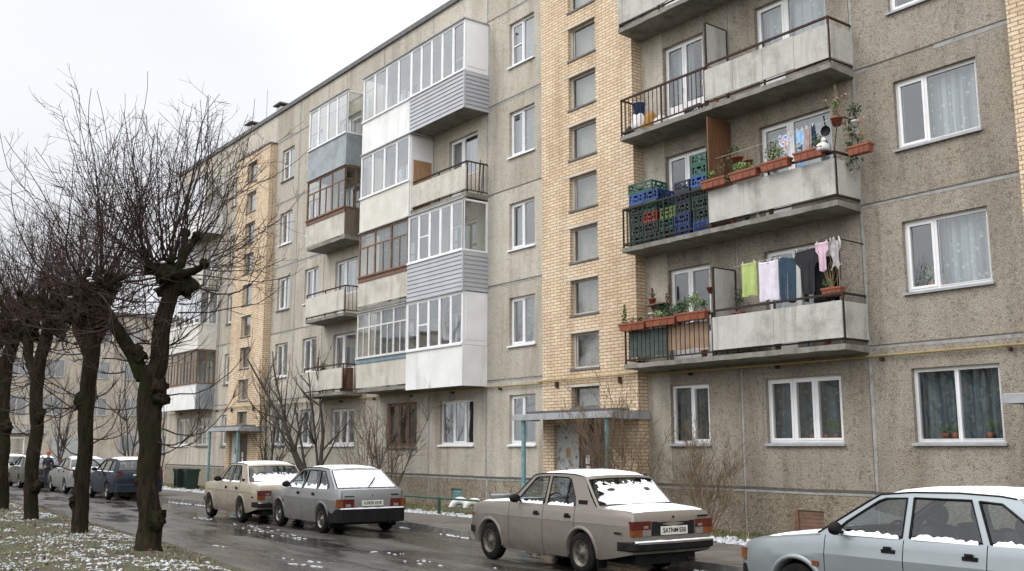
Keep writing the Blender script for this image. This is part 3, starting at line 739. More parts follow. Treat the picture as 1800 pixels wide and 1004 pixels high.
# far left bay
FA, FM, FB = -48.0, -45.55, -43.0
glazed_balcony(FM+.002, FB, 3, M_WHITE2, 'ffff', M_WHITE, right='glaze', sideglaze=1, top=2.58)
glazed_balcony(FA, FM-.002, 3, M_WHITE2, 'ffff', M_WHITE, right=None, top=2.58)
open_balcony(FM+.002, FB, 2, 'panel', 2, right='bars', mat=M_PANEL2); glazed_balcony(FA, FM-.002, 2, M_CREAM, 'ffff', M_WHITE, right='solid')
glazed_balcony(FM+.002, FB, 1, M_CREAM, 'ffff', M_WHITE, right='glaze'); glazed_balcony(FA, FM-.002, 1, M_CREAM, 'ffff', M_WHITE, right=None)
glazed_balcony(FM+.002, FB, 0, M_WHITE2, 'ttt', M_BROWNWOOD, right='glaze', sidepar=M_BLUEGREY, glass=M_GLASSOLD); glazed_balcony(FA, FM-.002, 0, M_WHITE2, 'ttt', M_BROWNWOOD, right=None, glass=M_GLASSOLD)
# ------------------------------------------------------------------ ground: one sheet, road, pavement, verge
def gmat_verge():
    m, nt, b = newmat('verge_litter'); b.inputs['Roughness'].default_value = .95
    v = coords(nt)
    c = ramp(nt, noi(nt, v, 3.2, 7, .65), [(.3, (.045,.040,.026)), (.48, (.085,.070,.045)), (.6, (.075,.095,.035)), (.75, (.13,.115,.08))])
    c = mix(nt, 1., c, ramp(nt, noi(nt, v, 42, 4, .7), [(.3, (.45,.45,.45)), (.7, (1.5,1.5,1.5))]), 'MULTIPLY')
    nt.links.new(c, b.inputs['Base Color']); bump(nt, b, noi(nt, v, 24, 6, .7), 1., .05); return m
def gmat_road():
    m, nt, b = newmat('wet_asphalt')
    v = coords(nt); vs = coords(nt, (.35,1.3,1))
    wet = noi(nt, vs, .9, 5, .6); fine = noi(nt, v, 90, 2, .7)
    c = ramp(nt, noi(nt, vs, 1.7, 6, .6), [(.32, (.030,.027,.023)), (.5, (.056,.050,.043)), (.7, (.096,.087,.077))])
    c = mix(nt, 1., c, ramp(nt, fine, [(.3, (.7,.7,.7)), (.7, (1.3,1.3,1.3))]), 'MULTIPLY')
    wm = ramp(nt, wet, [(.44, (1,1,1)), (.56, (0,0,0))])
    c = mix(nt, 1., c, mix(nt, wm, (.45,.43,.41), (1,1,1)), 'MULTIPLY')
    nt.links.new(c, b.inputs['Base Color'])
    nt.links.new(ramp(nt, wet, [(.42, (.5,.5,.5)), (.56, (.10,.10,.10))]), b.inputs['Roughness'])
    bump(nt, b, fine, .18, .006); b.inputs['Specular IOR Level'].default_value = .45
    return m
M_ROAD = gmat_road(); M_VERGE = gmat_verge()
M_WALK = pm('pavement_asphalt', (.125,.11,.094), (.085,.075,.064), 2.2, .75, bmp=.25, bscale=70, c3=(.16,.145,.13), s3=1.2, lo3=.5, hi3=.75)
M_KERB = pm('kerb_concrete', (.17,.165,.15), (.10,.095,.085), 5, .8, bmp=.2, bscale=60)
M_LAWN = pm('dull_lawn', (.075,.085,.035), (.12,.10,.06), 4, .95, bmp=.8, bscale=35, c3=(.055,.045,.03), s3=2, lo3=.5, hi3=.65, bdist=.03)
M_EARTH = pm('bare_ground', (.12,.105,.085), (.085,.075,.06), .6, .95)
KERB = [(-120,-5.2), (-60,-4.9), (-45,-4.75), (-34,-4.6), (-27,-4.2), (-21,-3.85), (-16.6,-4.3), (-11,-4.55), (-4,-4.7), (40,-4.8)]
EDGE = [(-120,-8.6), (-60,-8.6), (-38,-8.76), (-26,-9.25), (-20,-9.45), (-17.5,-9.65), (-14.8,-9.97), (-11,-10.3), (-4,-10.6), (40,-11)]
WALKIN = [(-120,-2.6), (-45,-2.5), (-24,-2.2), (-21.9,-1.95), (-16,-2.0), (-4,-2.2), (40,-2.2)]
def kerb(x): return interp(KERB, x)
def edge(x): return interp(EDGE, x)
def walkin(x): return interp(WALKIN, x)
g = MB(); g.quad((-400,-300,-.35), (300,-300,-.35), (300,300,-.35), (-400,300,-.35)); tag(g.build('ground', M_EARTH), kind='structure')
xs = [-120+i*.8 for i in range(201)]
def strip(name, fa, fb, z, mat, n=3, zf=None):
    mb = MB(); rows = []
    for x in xs: rows.append([(x, lerp(fa(x), fb(x), j/n), (zf(x, lerp(fa(x), fb(x), j/n)) if zf else z)) for j in range(n+1)])
    mb.grid(rows, 0, True); return tag(mb.build(name, mat), kind='structure')
strip('road', lambda x: edge(x)-.25, lambda x: kerb(x)+.05, 0., M_ROAD, 6)
strip('pavement', lambda x: kerb(x)+.11, walkin, .125, M_WALK)
kb = MB(); r3 = random.Random(8); x = -100
while x < 30:
    l = 1.0; a, b = (x, kerb(x)), (x+l-.012, kerb(x+l)); dz = r3.uniform(-.012, .008)
    kb.add([(a[0],a[1],-.05),(b[0],b[1],-.05),(b[0],b[1]+.12,-.05),(a[0],a[1]+.12,-.05),(a[0],a[1]+.012,.13+dz),(b[0],b[1]+.012,.13+dz),(b[0],b[1]+.12,.13+dz),(a[0],a[1]+.12,.13+dz)],
           [(4,5,6,7),(0,1,5,4),(1,2,6,5),(2,3,7,6),(3,0,4,7)]); x += l
tag(kb.build('kerb', M_KERB), kind='structure')
def lawnz(x, y): return .13+.05*noise.noise(V((x*1.3, y*1.3, 0)))+.03*noise.noise(V((x*5, y*5, 3)))
mb = MB(); rows = []
for i in range(int(70/.15)):
    x = -52+i*.15; rows.append([(x, lerp(walkin(x), .3, j/12), (.10 if j == 0 else lawnz(x, lerp(walkin(x), .3, j/12)))) for j in range(13)])
mb.grid(rows); tag(mb.build('lawn_strip', M_LAWN), kind='structure')
def vergez(x, y):
    e = edge(x)-y
    return .012+.09*sstep(0, 1.2, e)+(.05*noise.noise(V((x*.9, y*.9, 0)))+.035*noise.noise(V((x*3.1, y*3.1, 7)))+.018*noise.noise(V((x*9, y*9, 2))))*sstep(0, .8, e)
mb = MB(); rows = []
for i in range(300):
    x = -52+i*.17 if i < 240 else -52+240*.17+(i-240)*.6
    rows.append([(x, edge(x)-.2*0-(t/60)**1.6*16, vergez(x, edge(x)-(t/60)**1.6*16) if t else -.05) for t in range(61)])
mb.grid([r_[::-1] for r_ in rows]); tag(mb.build('verge', M_VERGE), kind='structure')
g = MB(); rows = [[(x_, edge(x_)-15.9, .05), (x_, -60, .03)] for x_ in (-120, -51.5, 25, 60)]
g.grid([r_[::-1] for r_ in rows]); g.grid([[(x_, edge(x_)-16, .05), (x_, edge(x_), .02)] for x_ in (-120,-90,-70,-51.9)]); tag(g.build('far_verge', M_VERGE), kind='structure')
g = MB(); g.quad((-120,-.5,-.02), (-49.2,-.5,-.02), (-49.2,60,-.02), (-120,60,-.02)); g.quad((-120,-2.6,.1), (-51.9,-2.6,.1), (-51.9,-.4,.1), (-120,-.4,.1)); tag(g.build('yard', M_WALK), kind='structure')

# snow lying in patches on the verge, by the kerb and on the lawn strip; cannot be counted
M_SNOWD = pm('thin_snow', (.54,.56,.585), (.30,.31,.315), 22, .85, bmp=.4, bscale=60)
sn = MB(); r4 = random.Random(21)
def flake(x, y, z, s, h=.02, st=1.):
    n = 7; a0 = r4.random()*6; ring = []; top = []
    for i in range(n):
        a = a0+2*PI*i/n; q = s*r4.uniform(.6, 1.2)
        ring.append((x+math.cos(a)*q*st, y+math.sin(a)*q, z-.012)); top.append((x+math.cos(a)*q*.62*st, y+math.sin(a)*q*.62, z+h*r4.uniform(.6, 1.2)))
    c = (x, y, z+h*1.15)
    sn.add(ring+top+[c], [(i, (i+1) % n, n+(i+1) % n, n+i) for i in range(n)]+[(n+i, n+(i+1) % n, 2*n) for i in range(n)], 0, True)
cnt = 0
while cnt < 22000:
    x = -45+44*r4.random()**.75 if r4.random() < .8 else r4.uniform(-30, -8); x = max(-45, x)
    y = edge(x)-.25-r4.random()**1.3*7.5
    d = 1.3*noise.noise(V((x*.5, y*.75, 5)))+1.1*noise.noise(V((x*1.7, y*2.3, 9)))+.06+.25*sstep(1, 3, edge(x)-y)
    if d < r4.uniform(.02, .3): continue
    flake(x, y, vergez(x, y), (r4.uniform(.008, .028) if r4.random() < .8 else r4.uniform(.025, .05)), r4.uniform(.002, .012)); cnt += 1
for i in range(1700):     # band along the lawn strip
    x = r4.uniform(-46, -9)
    if noise.noise(V((x*.35, 3, 3))) < -.22: continue
    y = walkin(x)+.05+abs(r4.gauss(0, .3)); flake(x, y, lawnz(x, y)-.005, r4.uniform(.04, .11), r4.uniform(.02, .05))
for i in range(500):      # along the kerb face
    x = r4.uniform(-40, -6)
    if noise.noise(V((x*.5, 8, 3))) < -.05: continue
    flake(x, kerb(x)-r4.uniform(.02, .12), .0, r4.uniform(.02, .05), .015, 1.6)
tag(sn.build('snow_patches', M_SNOWD), 'patchy thin snow lying over the verge, the lawn strip and along the kerb', 'snow', kind='stuff')
M_SLUSH = pm('grey_slush', (.42,.43,.45), (.25,.255,.26), 30, .4)
sn = MB()
SL = [(-20.9,-6.9,1.5,.32), (-19.6,-7.1,1.0,.2), (-22.6,-6.6,.8,.2), (-13.7,-7.2,.7,.28), (-11.9,-7.3,.8,.25), (-15.4,-7.0,.5,.16), (-25.6,-6.5,.8,.15), (-18.4,-8.9,.4,.05), (-15.2,-8.7,.5,.06), (-14.6,-8.95,.5,.07), (-10.6,-7.4,.8,.3), (-21.8,-5.2,1.2,.3), (-13,-5,1.5,.2), (-24.5,-5.4,.9,.2)]
for (cx, cy, lx, ly) in SL:
    for k in range(int(12*max(.4, lx))):
        a, b = r4.gauss(0, .5), r4.gauss(0, .5); flake(cx+a*lx, cy+b*ly+.1*a, .003, r4.uniform(.015, .06), .006, r4.uniform(1, 2.6))
tag(sn.build('slush_patches', M_SLUSH), 'half melted slush streaks on the wet road beside the parked cars', 'slush', kind='stuff')
# tufts of grass and fallen leaves
gr = MB()
def blade(x, y, z, h, m):
    a = r4.uniform(0, 6.28); l = r4.uniform(.2, .9)*h; w_ = r4.uniform(.004, .008)
    p = V((x, y, z-.01)); t = p+V((math.cos(a)*l, math.sin(a)*l, h)); q = p.lerp(t, .5)+V((0, 0, h*.12)); n = V((-math.sin(a), math.cos(a), 0))*w_
    gr.add([p-n, p+n, q+n*.8, q-n*.8, t], [(0,1,2,3), (3,2,4)], m)
for i in range(9000):
    x = -34+32*r4.random(); y = edge(x)-.1-r4.random()**1.2*6
    if noise.noise(V((x*1.1, y*1.1, 31))) < -.05: continue
    blade(x, y, vergez(x, y), r4.uniform(.03, .10), r4.choice((0,0,1)))
for i in range(9000):
    x = r4.uniform(-46, -8); y = lerp(walkin(x)+.1, -.02, r4.random()); blade(x, y, lawnz(x, y), r4.uniform(.04, .14), r4.choice((0,0,1)))
tag(gr.build('grass', [pm('grass_blade', (.08,.13,.035), (.13,.15,.05), 3, .8), M_DRY]), 'short winter grass tufts on the verge and under the facade', 'grass', kind='stuff')
lf = MB()
for i in range(9000):
    x = -36+34*r4.random(); y = edge(x)-.1-r4.random()**1.2*7; z = vergez(x, y)+.006; s = r4.uniform(.02, .05); a = r4.random()*6
    u = V((math.cos(a), math.sin(a), r4.uniform(-.4, .4)))*s; w_ = V((-math.sin(a), math.cos(a), r4.uniform(-.4, .4)))*s*.7; c = V((x, y, z+.008))
    lf.add([c-u, c-w_*.8, c+u, c+w_*.8], [(0,1,2), (0,2,3)], i % 2)
tag(lf.build('fallen_leaves', [pm('wet_brown_leaf', (.10,.065,.035), (.16,.11,.06), 20, .6), pm('dark_leaf', (.05,.035,.022), (.075,.055,.035), 20, .6)]), 'brown fallen leaves scattered under the roadside trees', 'leaves', kind='stuff')
# cracks / tar seams in the road
cr = MB()
for pts in ([(-30,-6.9),(-26,-6.75),(-23,-6.95),(-20.5,-7.3),(-18.8,-7.75),(-17,-8.1),(-14.5,-8.2),(-12,-8.5)], [(-34,-8.0),(-29,-7.9),(-24,-8.1),(-20,-8.5),(-16,-9.0),(-12,-9.5)], [(-18.5,-7.3),(-17.3,-7.0),(-16,-6.9)]):
    P = []
    for (a, b), (c, d) in zip(pts, pts[1:]):
        for k in range(12): t = k/12; x_ = lerp(a, c, t); P.append((x_, lerp(b, d, t)+.09*noise.noise(V((x_*2, b, 0)))))
    rows = [[(x_, y_-w_, .0025), (x_, y_+w_, .0025)] for (x_, y_) in P for w_ in [.022+.02*noise.noise(V((x_*3, 1, 1)))]]
    cr.grid(rows, 0)
tag(cr.build('road_seams', pm('tar_seam', (.022,.021,.02), (.035,.033,.03), 8, .35)), kind='structure')
# ------------------------------------------------------------------ cars (local: +x forward, s measured back from the nose, y to the left)
def paint(name, c, dirt=(.16,.14,.115), metal=.25, amt=.75, rough=.24, coat=.25):
    m, nt, b = newmat(name); b.inputs['Metallic'].default_value = metal; b.inputs['Roughness'].default_value = rough
    b.inputs['Coat Weight'].default_value = coat; b.inputs['Specular IOR Level'].default_value = .5 if coat > .1 else .25; b.inputs['Coat Roughness'].default_value = .2
    v = coords(nt); tcn = nt.nodes.new('ShaderNodeTexCoord'); sx = nt.nodes.new('ShaderNodeSeparateXYZ'); nt.links.new(tcn.outputs['Object'], sx.inputs[0])
    mr = nd(nt, 'ShaderNodeMapRange'); nt.links.new(sx.outputs[2], mr.inputs[0])
    mr.inputs[1].default_value = .95; mr.inputs[2].default_value = .15; mr.inputs[3].default_value = 0; mr.inputs[4].default_value = amt
    n = noi(nt, coords(nt, (1,1,2)), 3.2, 6, .65); mu = nd(nt, 'ShaderNodeMath', operation='MULTIPLY', use_clamp=True); nt.links.new(mr.outputs[0], mu.inputs[0])
    n2 = nd(nt, 'ShaderNodeMath', operation='MULTIPLY'); nt.links.new(n, n2.inputs[0]); n2.inputs[1].default_value = 1.9; nt.links.new(n2.outputs[0], mu.inputs[1])
    nt.links.new(mix(nt, mu.outputs[0], c, dirt), b.inputs['Base Color'])
    r_ = nd(nt, 'ShaderNodeMapRange'); nt.links.new(mu.outputs[0], r_.inputs[0]); r_.inputs[3].default_value = rough; r_.inputs[4].default_value = .75; nt.links.new(r_.outputs[0], b.inputs['Roughness'])
    return m
P_BEIGE = paint('warm_grey_paint', (.235,.212,.182), (.105,.092,.075), amt=.95); P_CREAM = paint('cream_paint', (.42,.37,.285), (.14,.112,.08), 0, .95)
P_GREY = paint('silver_grey_paint', (.265,.275,.28), (.12,.11,.095), .35, .9); P_SILVERBLUE = paint('pale_blue_silver_paint', (.275,.31,.325), (.13,.135,.13), .35, .6, .26)
P_NAVY = paint('dark_blue_paint', (.005,.014,.030), (.03,.029,.027), .0, .35, .35, .05); P_SILVER = paint('silver_paint', (.24,.245,.245), (.12,.145,.135), .4, .5)
P_GREEN = paint('grey_green_paint', (.05,.056,.05), (.07,.066,.058), .3, .5); P_PALE = paint('pale_green_paint', (.40,.45,.42), (.2,.2,.18), .1, .4)
M_TYRE = pm('tyre_rubber', (.006,.006,.006), (.014,.013,.012), 12, .9, spec=.15)
M_RIM = pm('dirty_steel_rim', (.15,.138,.115), (.08,.07,.055), 8, .5, metal=.5); M_ALLOY = pm('alloy_rim', (.27,.26,.23), (.16,.145,.12), 8, .35, metal=.7)
M_RED = pm('red_lens', (.095,.009,.007), (.065,.006,.005), 14, .2, spec=.6); M_AMBER = pm('amber_lens', (.19,.055,.010), (.14,.04,.008), 14, .2, spec=.6); M_CLEARL = pm('clear_lens', (.22,.20,.18), (.17,.155,.14), 14, .2)
M_CHROME = pm('bumper_chrome', (.62,.62,.62), (.5,.5,.5), 5, .2, metal=1); M_PLATE = pm('plate_white', (.66,.65,.60), (.55,.54,.49), 10, .5)
M_TRIM = pm('black_trim', (.007,.007,.007), (.013,.013,.013), 9, .65, spec=.15); M_SEAT = pm('dark_seat_cloth', (.035,.036,.04), (.05,.05,.055), 12, .9)
M_CHROMELINE = pm('trim_strip', (.34,.32,.28), (.26,.24,.21), 6, .3, metal=.5)

def text_mesh(txt, size, name, mat, parent, M):
    cu = bpy.data.curves.new('lettering', 'FONT'); cu.body = txt; cu.size = size; cu.align_x = 'CENTER'; cu.align_y = 'CENTER'; cu.extrude = .002; cu.offset = size*.012
    o = bpy.data.objects.new('lettering', cu); COL.objects.link(o); bpy.context.view_layer.update()
    me = bpy.data.meshes.new_from_object(o.evaluated_get(bpy.context.evaluated_depsgraph_get()))
    bpy.data.objects.remove(o); bpy.data.curves.remove(cu)
    me.transform(M); me.name = name; me.materials.clear(); me.materials.append(mat)
    for p in me.polygons: p.material_index = 0
    q = bpy.data.objects.new(name, me); COL.objects.link(q); q.parent = parent; return q

def car(loc, rz, S, label, group, plate=None, detail=True):
    root = empty(S.get('name', 'parked_car'), (loc[0], loc[1], 0), R(rz), label, 'car', group)
    L, W, wb, fo, tr = S['L'], S['W'], S['wb'], S['fo'], S['tr']
    body = S['paint']; XC = fo+wb/2           # origin midway between the axles
    def X(s): return XC-s
    ax = (fo, fo+wb); ra = S['ra']; seed = S.get('seed', 1); rg = random.Random(seed)
    top = S['top']
    sec = S['sec']                            # (z, half width)
    def pl(s): return 1-S.get('pf', .11)*max(0, 1-s/.45)**2.2-S.get('pr', .07)*max(0, 1-(L-s)/.4)**2.2
    zt = lambda s: interp(top, s)
    def hw(s, z):
        t = zt(s); zz = z if t > .9 else z*lerp(1, .93/t, .75); return interp(sec, zz)*pl(s)
    def zb(s):
        b = interp(S['sill'], s)
        for a in ax:
            d = abs(s-a)
            if d < ra: b = max(b, tr+math.sqrt(max(0, ra*ra-d*d)))
        return b
    cols = {i*L/70 for i in range(71)}
    for a in ax:
        cols -= {c for c in cols if abs(c-a) < ra+.02}
        cols |= {a+ra*math.cos(PI*i/18) for i in range(19)}|{a-ra-.0005, a+ra+.0005}
    seams = S['seams']; gap = .005
    for q in seams: cols |= {q-gap, q+gap}
    cols = sorted(cols)
    bm_, doors = MB(), []
    crease = S.get('crease', .7)
    def side_grid(mb, c, sd):
        for lo in (0, 1):
            rows = []
            for s in c:
                b, t = zb(s), zt(s); cz = min(max(crease, b+.01), t-.015)
                z0, z1 = (b, cz) if lo == 0 else (cz, t); k = 5 if lo == 0 else 4
                rows.append([(X(s), sd*hw(s, lerp(z0, z1, j/k)), lerp(z0, z1, j/k)) for j in range(k+1)])
            mb.grid(rows, 0)
    bounds = [0]+seams+[L]
    for sd in (1, -1):
        for i in range(len(bounds)-1):
            a, b = bounds[i]+(gap if i else 0), bounds[i+1]-(gap if i < len(bounds)-2 else 0)
            c = [s for s in cols if a-1e-6 <= s <= b+1e-6]
            if 0 < i < len(bounds)-2:
                d = MB(); side_grid(d, c, sd); do = d.build('door', body, root); doors.append((do, bounds[i], bounds[i+1], sd))
            else: side_grid(bm_, c, sd)
        # dark edge behind the gaps, wheel-arch lips
        for q in seams:
            z0 = zb(q); bm_.add([(X(q-.012), sd*(hw(q, z0)-.012), z0), (X(q+.012), sd*(hw(q, z0)-.012), z0), (X(q+.012), sd*(hw(q, .6)-.012), .6), (X(q-.012), sd*(hw(q, .6)-.012), .6), (X(q+.012), sd*(hw(q, zt(q))-.012), zt(q)), (X(q-.012), sd*(hw(q, zt(q))-.012), zt(q))], [(0,1,2,3), (3,2,4,5)], 1)
        for a in ax:
            rows = []
            for i in range(25):
                t = -.12+(PI+.24)*i/24; cs, sn_ = math.cos(t), math.sin(t)
                rows.append([(X(a+(ra+dr)*cs), sd*(hw(a+(ra+dr)*cs, tr+(ra+dr)*sn_)+o), tr+(ra+dr)*sn_) for dr, o in ((-.002, -.16), (-.002, .014), (.022, .016), (.045, .001))])
            bm_.grid(rows, 2 if S.get('darklip') else 0)
    # top surface (bonnet, scuttle, boot deck)
    F = [-1, -.985, -.95, -.85, -.6, -.3, 0, .3, .6, .85, .95, .985, 1]
    def toppt(s, f, up=0):
        e = hw(s, zt(s)); cr = interp(S['crown'], s)
        ed = (1-min(1, abs(f))**14)*.016
        return (X(s), f*e, zt(s)+cr*(1-f*f)+ed+up)
    c2 = [s for s in cols]
    g0, g1 = S['cab'][0], S['cab'][1]
    rows = [[toppt(s, f) for f in F] for s in c2]
    bm_.grid(rows, 0, True, skip=lambda i, j: g0+.1 < c2[i] and c2[i+1] < g1-.1)
    # nose and tail faces
    for s0, dz in ((0, -1), (L, 1)):
        bul = S.get('bulge', .035)
        rows = []
        for j in range(9):
            z = lerp(interp(S['sill'], s0), zt(s0), j/8); e = hw(s0, z)
            sl = interp(S['tail'], z) if dz > 0 else interp(S['nose'], z)
            rows.append([(X(s0)-dz*(bul*(1-f*f)+sl*(1 if abs(f) < 1 else 0)), f*e, z) for f in F])
        rows.append([toppt(s0, f) for f in F]); bm_.grid(rows, 0)
    # floor and inner box
    bm_.box(X(L-.12), X(.12), -W/2+.25, W/2-.25, .2, .62, 1)
    bm_.box(X(fo-.42), X(fo+.42), -W/2+.2, W/2-.2, .3, .72, 1); bm_.box(X(fo+wb-.42), X(fo+wb+.42), -W/2+.2, W/2-.2, .3, .8, 1)
    bm_.box(X(ax[1]-ra-.03), X(ax[0]+ra+.03), -W/2+.06, W/2-.06, .215, .29, 1)
    bm_.box(X(ax[1]-ra-.06), X(ax[0]+ra+.06), -W/2+.085, W/2-.085, .29, zt(2)-.12, 1)
    bo = bm_.build('body', [body, M_BLACKPL, M_TRIM], root)
    # greenhouse
    G = S['gh']; zbelt = G['zb']; yb = G['yb']; tum = G['tum']
    def gy(z): return yb-(z-zbelt)*tum-.10*max(0, z-zbelt-.2)**2
    gm = MB()
    for sd in (1, -1):
        gm.poly([G['out']]+G['win'], lambda s, z: (X(s), sd*gy(z), z), 0)
        # black surrounds, rails round each window
        for wn in G['win']:
            pts = [V((X(s), sd*(gy(z)+.003), z)) for s, z in wn]; pts.append(pts[0]); pts.append(pts[1])
            gm.tube(pts, G.get('trimr', .011), 4, 1, False, False)
        gp_ = [V((X(s), sd*(gy(z)+.004), z)) for s, z in G['gutter']]
        gm.tube(gp_, .009, 4, 1, True, False)
        for wn in G['win']:
            w_ = MB(); w_.poly([wn], lambda s, z: (X(s), sd*(gy(z)-.006), z), 0); w_.build('side_window', M_CARGLASS, root)
        for s_ in G.get('divide', ()):
            gm.bar((X(s_[0]), sd*(gy(s_[1])), s_[1]), (X(s_[2]), sd*(gy(s_[3])), s_[3]), .022, .012, 1)
        for s_ in G.get('vents', ()): gm.bar((X(s_[0]), sd*(gy(s_[1])+.004), s_[1]), (X(s_[2]), sd*(gy(s_[3])+.004), s_[3]), .06, .012, 1, up=(0,1,0))
    def glass_pt(which, f, v):
        (s0, z0), (s1, z1), bl = G[which]
        s = lerp(s0, s1, v); z = lerp(z0, z1, v); y = gy(z)*f
        s += bl*(1-f*f)*lerp(1, .75, v); z += .028*v*(1-abs(f)**3)
        if G.get('curve'): s += (-1 if which == 'ws' else 1)*G['curve']*math.sin(PI*v)
        return V((X(s), y, z))
    FF = [-1, -.93, -.7, -.35, 0, .35, .7, .93, 1]; VV = [0, .07, .35, .65, .91, 1]
    for which in ('ws', 'rw'):
        rows = [[glass_pt(which, f, v) for f in FF] for v in VV]
        gm.grid(rows, 0, True, skip=lambda i, j: 0 < j < len(FF)-2 and 0 < i < len(VV)-2)
        w_ = MB(); r2_ = [[glass_pt(which, f, v) for f in FF[1:-1]] for v in VV[1:-1]]; w_.grid(r2_, 0)
        w_.build('windscreen' if which == 'ws' else 'rear_window', M_CARGLASS, root)
        lp = [r2_[0][k] for k in range(len(r2_[0]))]+[r2_[k][-1] for k in range(1, len(r2_))]+[r2_[-1][k] for k in range(len(r2_[0])-2, -1, -1)]+[r2_[k][0] for k in range(len(r2_)-2, -1, -1)]
        gm.tube(lp, .011, 4, 1, False, False)
    FR = [-1, -.985, -.94, -.85, -.65, -.35, 0, .35, .65, .85, .94, .985, 1]
    def roof_pt(u, f, up=0):
        sa = lerp(G['ws'][1][0], G['rw'][1][0], u); s = sa+(1-f*f)*.75*lerp(G['ws'][2], G['rw'][2], u)
        zr = interp(G['rail'], sa); rise = G.get('rise', .05)*math.sin(PI*min(1, max(0, u*.86+.07)))**.5
        return (X(s), f*gy(zr), zr+.028*(1-abs(f)**3)*(1-math.sin(PI*u))+rise*(1-abs(f)**3.2)*math.sin(PI*u)**.6+up)
    gm.grid([[roof_pt(i/16, f) for f in FR] for i in range(17)], 0)
    gm.build('greenhouse', [body, M_TRIM], root)
    # cabin: dash, seats, wheel
    cb = MB(); c0 = G['ws'][0][0]
    cb.box(X(c0+.55), X(c0-.02), -yb+.1, yb-.1, zbelt-.25, zbelt-.02)
    cb.build('dashboard', M_BLACKPL, root)
    cb = MB(); cb.box(X(G['rw'][0][0]), X(G['rw'][0][0]-.45), -yb+.08, yb-.08, zbelt-.3, zbelt-.02); cb.build('parcel_shelf', M_BLACKPL, root)
    for (s_, w_, y_) in ((c0+1.18, .5, .36), (c0+1.18, .5, -.36), (c0+2.02, 1.1, 0)):
        se = MB(); h0 = zbelt-.45; q = w_/2
        prof = [(-.06, h0), (.06, h0), (.0, h0+.58), (-.10, h0+.58)]
        rows = []
        for f in (-1, -.9, 0, .9, 1): rows.append([(X(s_+a-.0), y_+f*q, z-(.05 if abs(f) == 1 else 0)) for a, z in prof+prof[:1]])
        se.grid(rows, 0); se.quad(*rows[0][:4]); se.quad(*rows[-1][:4]); se.box(X(s_+.06), X(s_-.5), y_-q, y_+q, h0-.14, h0+.03)
        if w_ < 1: se.blob((X(s_+.01), y_, h0+.68), (.055, .14, .11), 0, 10, 8, .05)
        else:
            for yy in (-.33, .33): se.blob((X(s_+.0), y_+yy, h0+.62), (.055, .15, .10), 0, 10, 8, .05)
        se.build('seat', M_SEAT, root)
    sw = MB(); pts = [V((X(c0+.66+.06*math.sin(2*PI*i/20)), .36+.18*math.cos(2*PI*i/20), zbelt-.03+.18*math.sin(2*PI*i/20))) for i in range(21)]
    sw.tube(pts, .015, 6, 0, False); sw.bar((X(c0+.66), .2, zbelt-.03), (X(c0+.66), .52, zbelt-.03), .03, .05); sw.build('steering_wheel', M_TRIM, root)
    # wheels
    for a in ax:
        for sd in (1, -1):
            w_ = MB(); cy = sd*(W/2-.095-S.get('inset', 0)); hwid = .085
            w_.lathe([(tr*.60, -hwid), (tr*.66, -hwid-.004), (tr*.9, -hwid), (tr*.985, -hwid*.75), (tr, -hwid*.3), (tr, hwid*.3), (tr*.985, hwid*.75), (tr*.9, hwid), (tr*.66, hwid+.004), (tr*.60, hwid)], (X(a), cy, tr), 28, 0, 'y')
            wo = w_.build('wheel', M_TYRE, root)
            r_ = MB(); o = sd
            r_.lathe([(tr*.645, hwid*.98*o), (tr*.60, (hwid+.004)*o), (tr*.56, .05*o), (tr*.48, .035*o), (tr*.30, .052*o), (tr*.16, .07*o), (tr*.13, .085*o), (.001, .088*o)], (X(a), cy, tr), 28, 0, 'y')
            n = S.get('holes', 8); al = S.get('alloy')
            for i in range(n):
                t = 2*PI*i/n; rc = tr*(.43 if al else .42); u = V((math.cos(t), 0, math.sin(t))); p = V((-math.sin(t), 0, math.cos(t)))
                c = V((X(a), cy+o*.058, tr))+u*rc; a_, b_ = (tr*.13, tr*(.62*PI*.43/n*1.15)) if al else (tr*.05, tr*.075)
                r_.add([c+u*a_*math.cos(q)+p*b_*math.sin(q) for q in [2*PI*k/8 for k in range(8)]], [tuple(range(8))], 1)
            r_.build('rim', [M_ALLOY if al else M_RIM, M_DARK], wo)
    # mud flaps, exhaust
    for sd in (1, -1):
        mf = MB(); mf.box(X(ax[1]+ra+.02), X(ax[1]+ra-.0), sd*(W/2-.2), sd*(W/2-.03), .12, .34); mf.build('mud_flap', M_TYRE, root)
    mf = MB(); mf.tube([(X(L-.4), -W/2+.38, .24), (X(L+.02), -W/2+.38, .24)], .025, 8); mf.build('exhaust_pipe', M_RIM, root)
    # bumpers
    for nm_, end in (('f', 0), ('r', 1)):
        B = S['bump'][end]; z0, z1, dep, back = B[:4]; prof = []
        path = []
        s0 = 0 if end == 0 else L; sg = -1 if end == 0 else 1
        ye = interp(sec, (z0+z1)/2)*pl(s0)+.012
        for f in (-1, -.97, -.88, -.6, -.3, 0, .3, .6, .88, .97, 1):
            path.append((s0+sg*(dep-.03*f*f-(dep*.55 if abs(f) == 1 else (.02 if abs(f) > .95 else 0))), f*(ye+.012)))
        sb = back; yb_ = interp(sec, (z0+z1)/2)*pl(s0-sg*sb)+.012
        path = [(s0-sg*sb, -yb_)]+path+[(s0-sg*sb, yb_)]
        mb = MB(); rows = []
        for s_, y_ in path:
            k = 0 if y_ > 0 else 0
            inn = .07; t = .018
            cx_, cy_ = s_, y_
            ii = 1-inn/max(.2, abs(y_)) if abs(y_) > .2 else 1
            rows.append([(X(s_-sg*inn), y_*ii, z0+.02), (X(s_-sg*t), y_*(1-t/max(.3, abs(y_))), z0), (X(s_), y_, z0+t), (X(s_), y_, z1-t), (X(s_-sg*t), y_*(1-t/max(.3, abs(y_))), z1), (X(s_-sg*inn), y_*ii, z1-.01)])
        mb.grid(rows, 0, False)
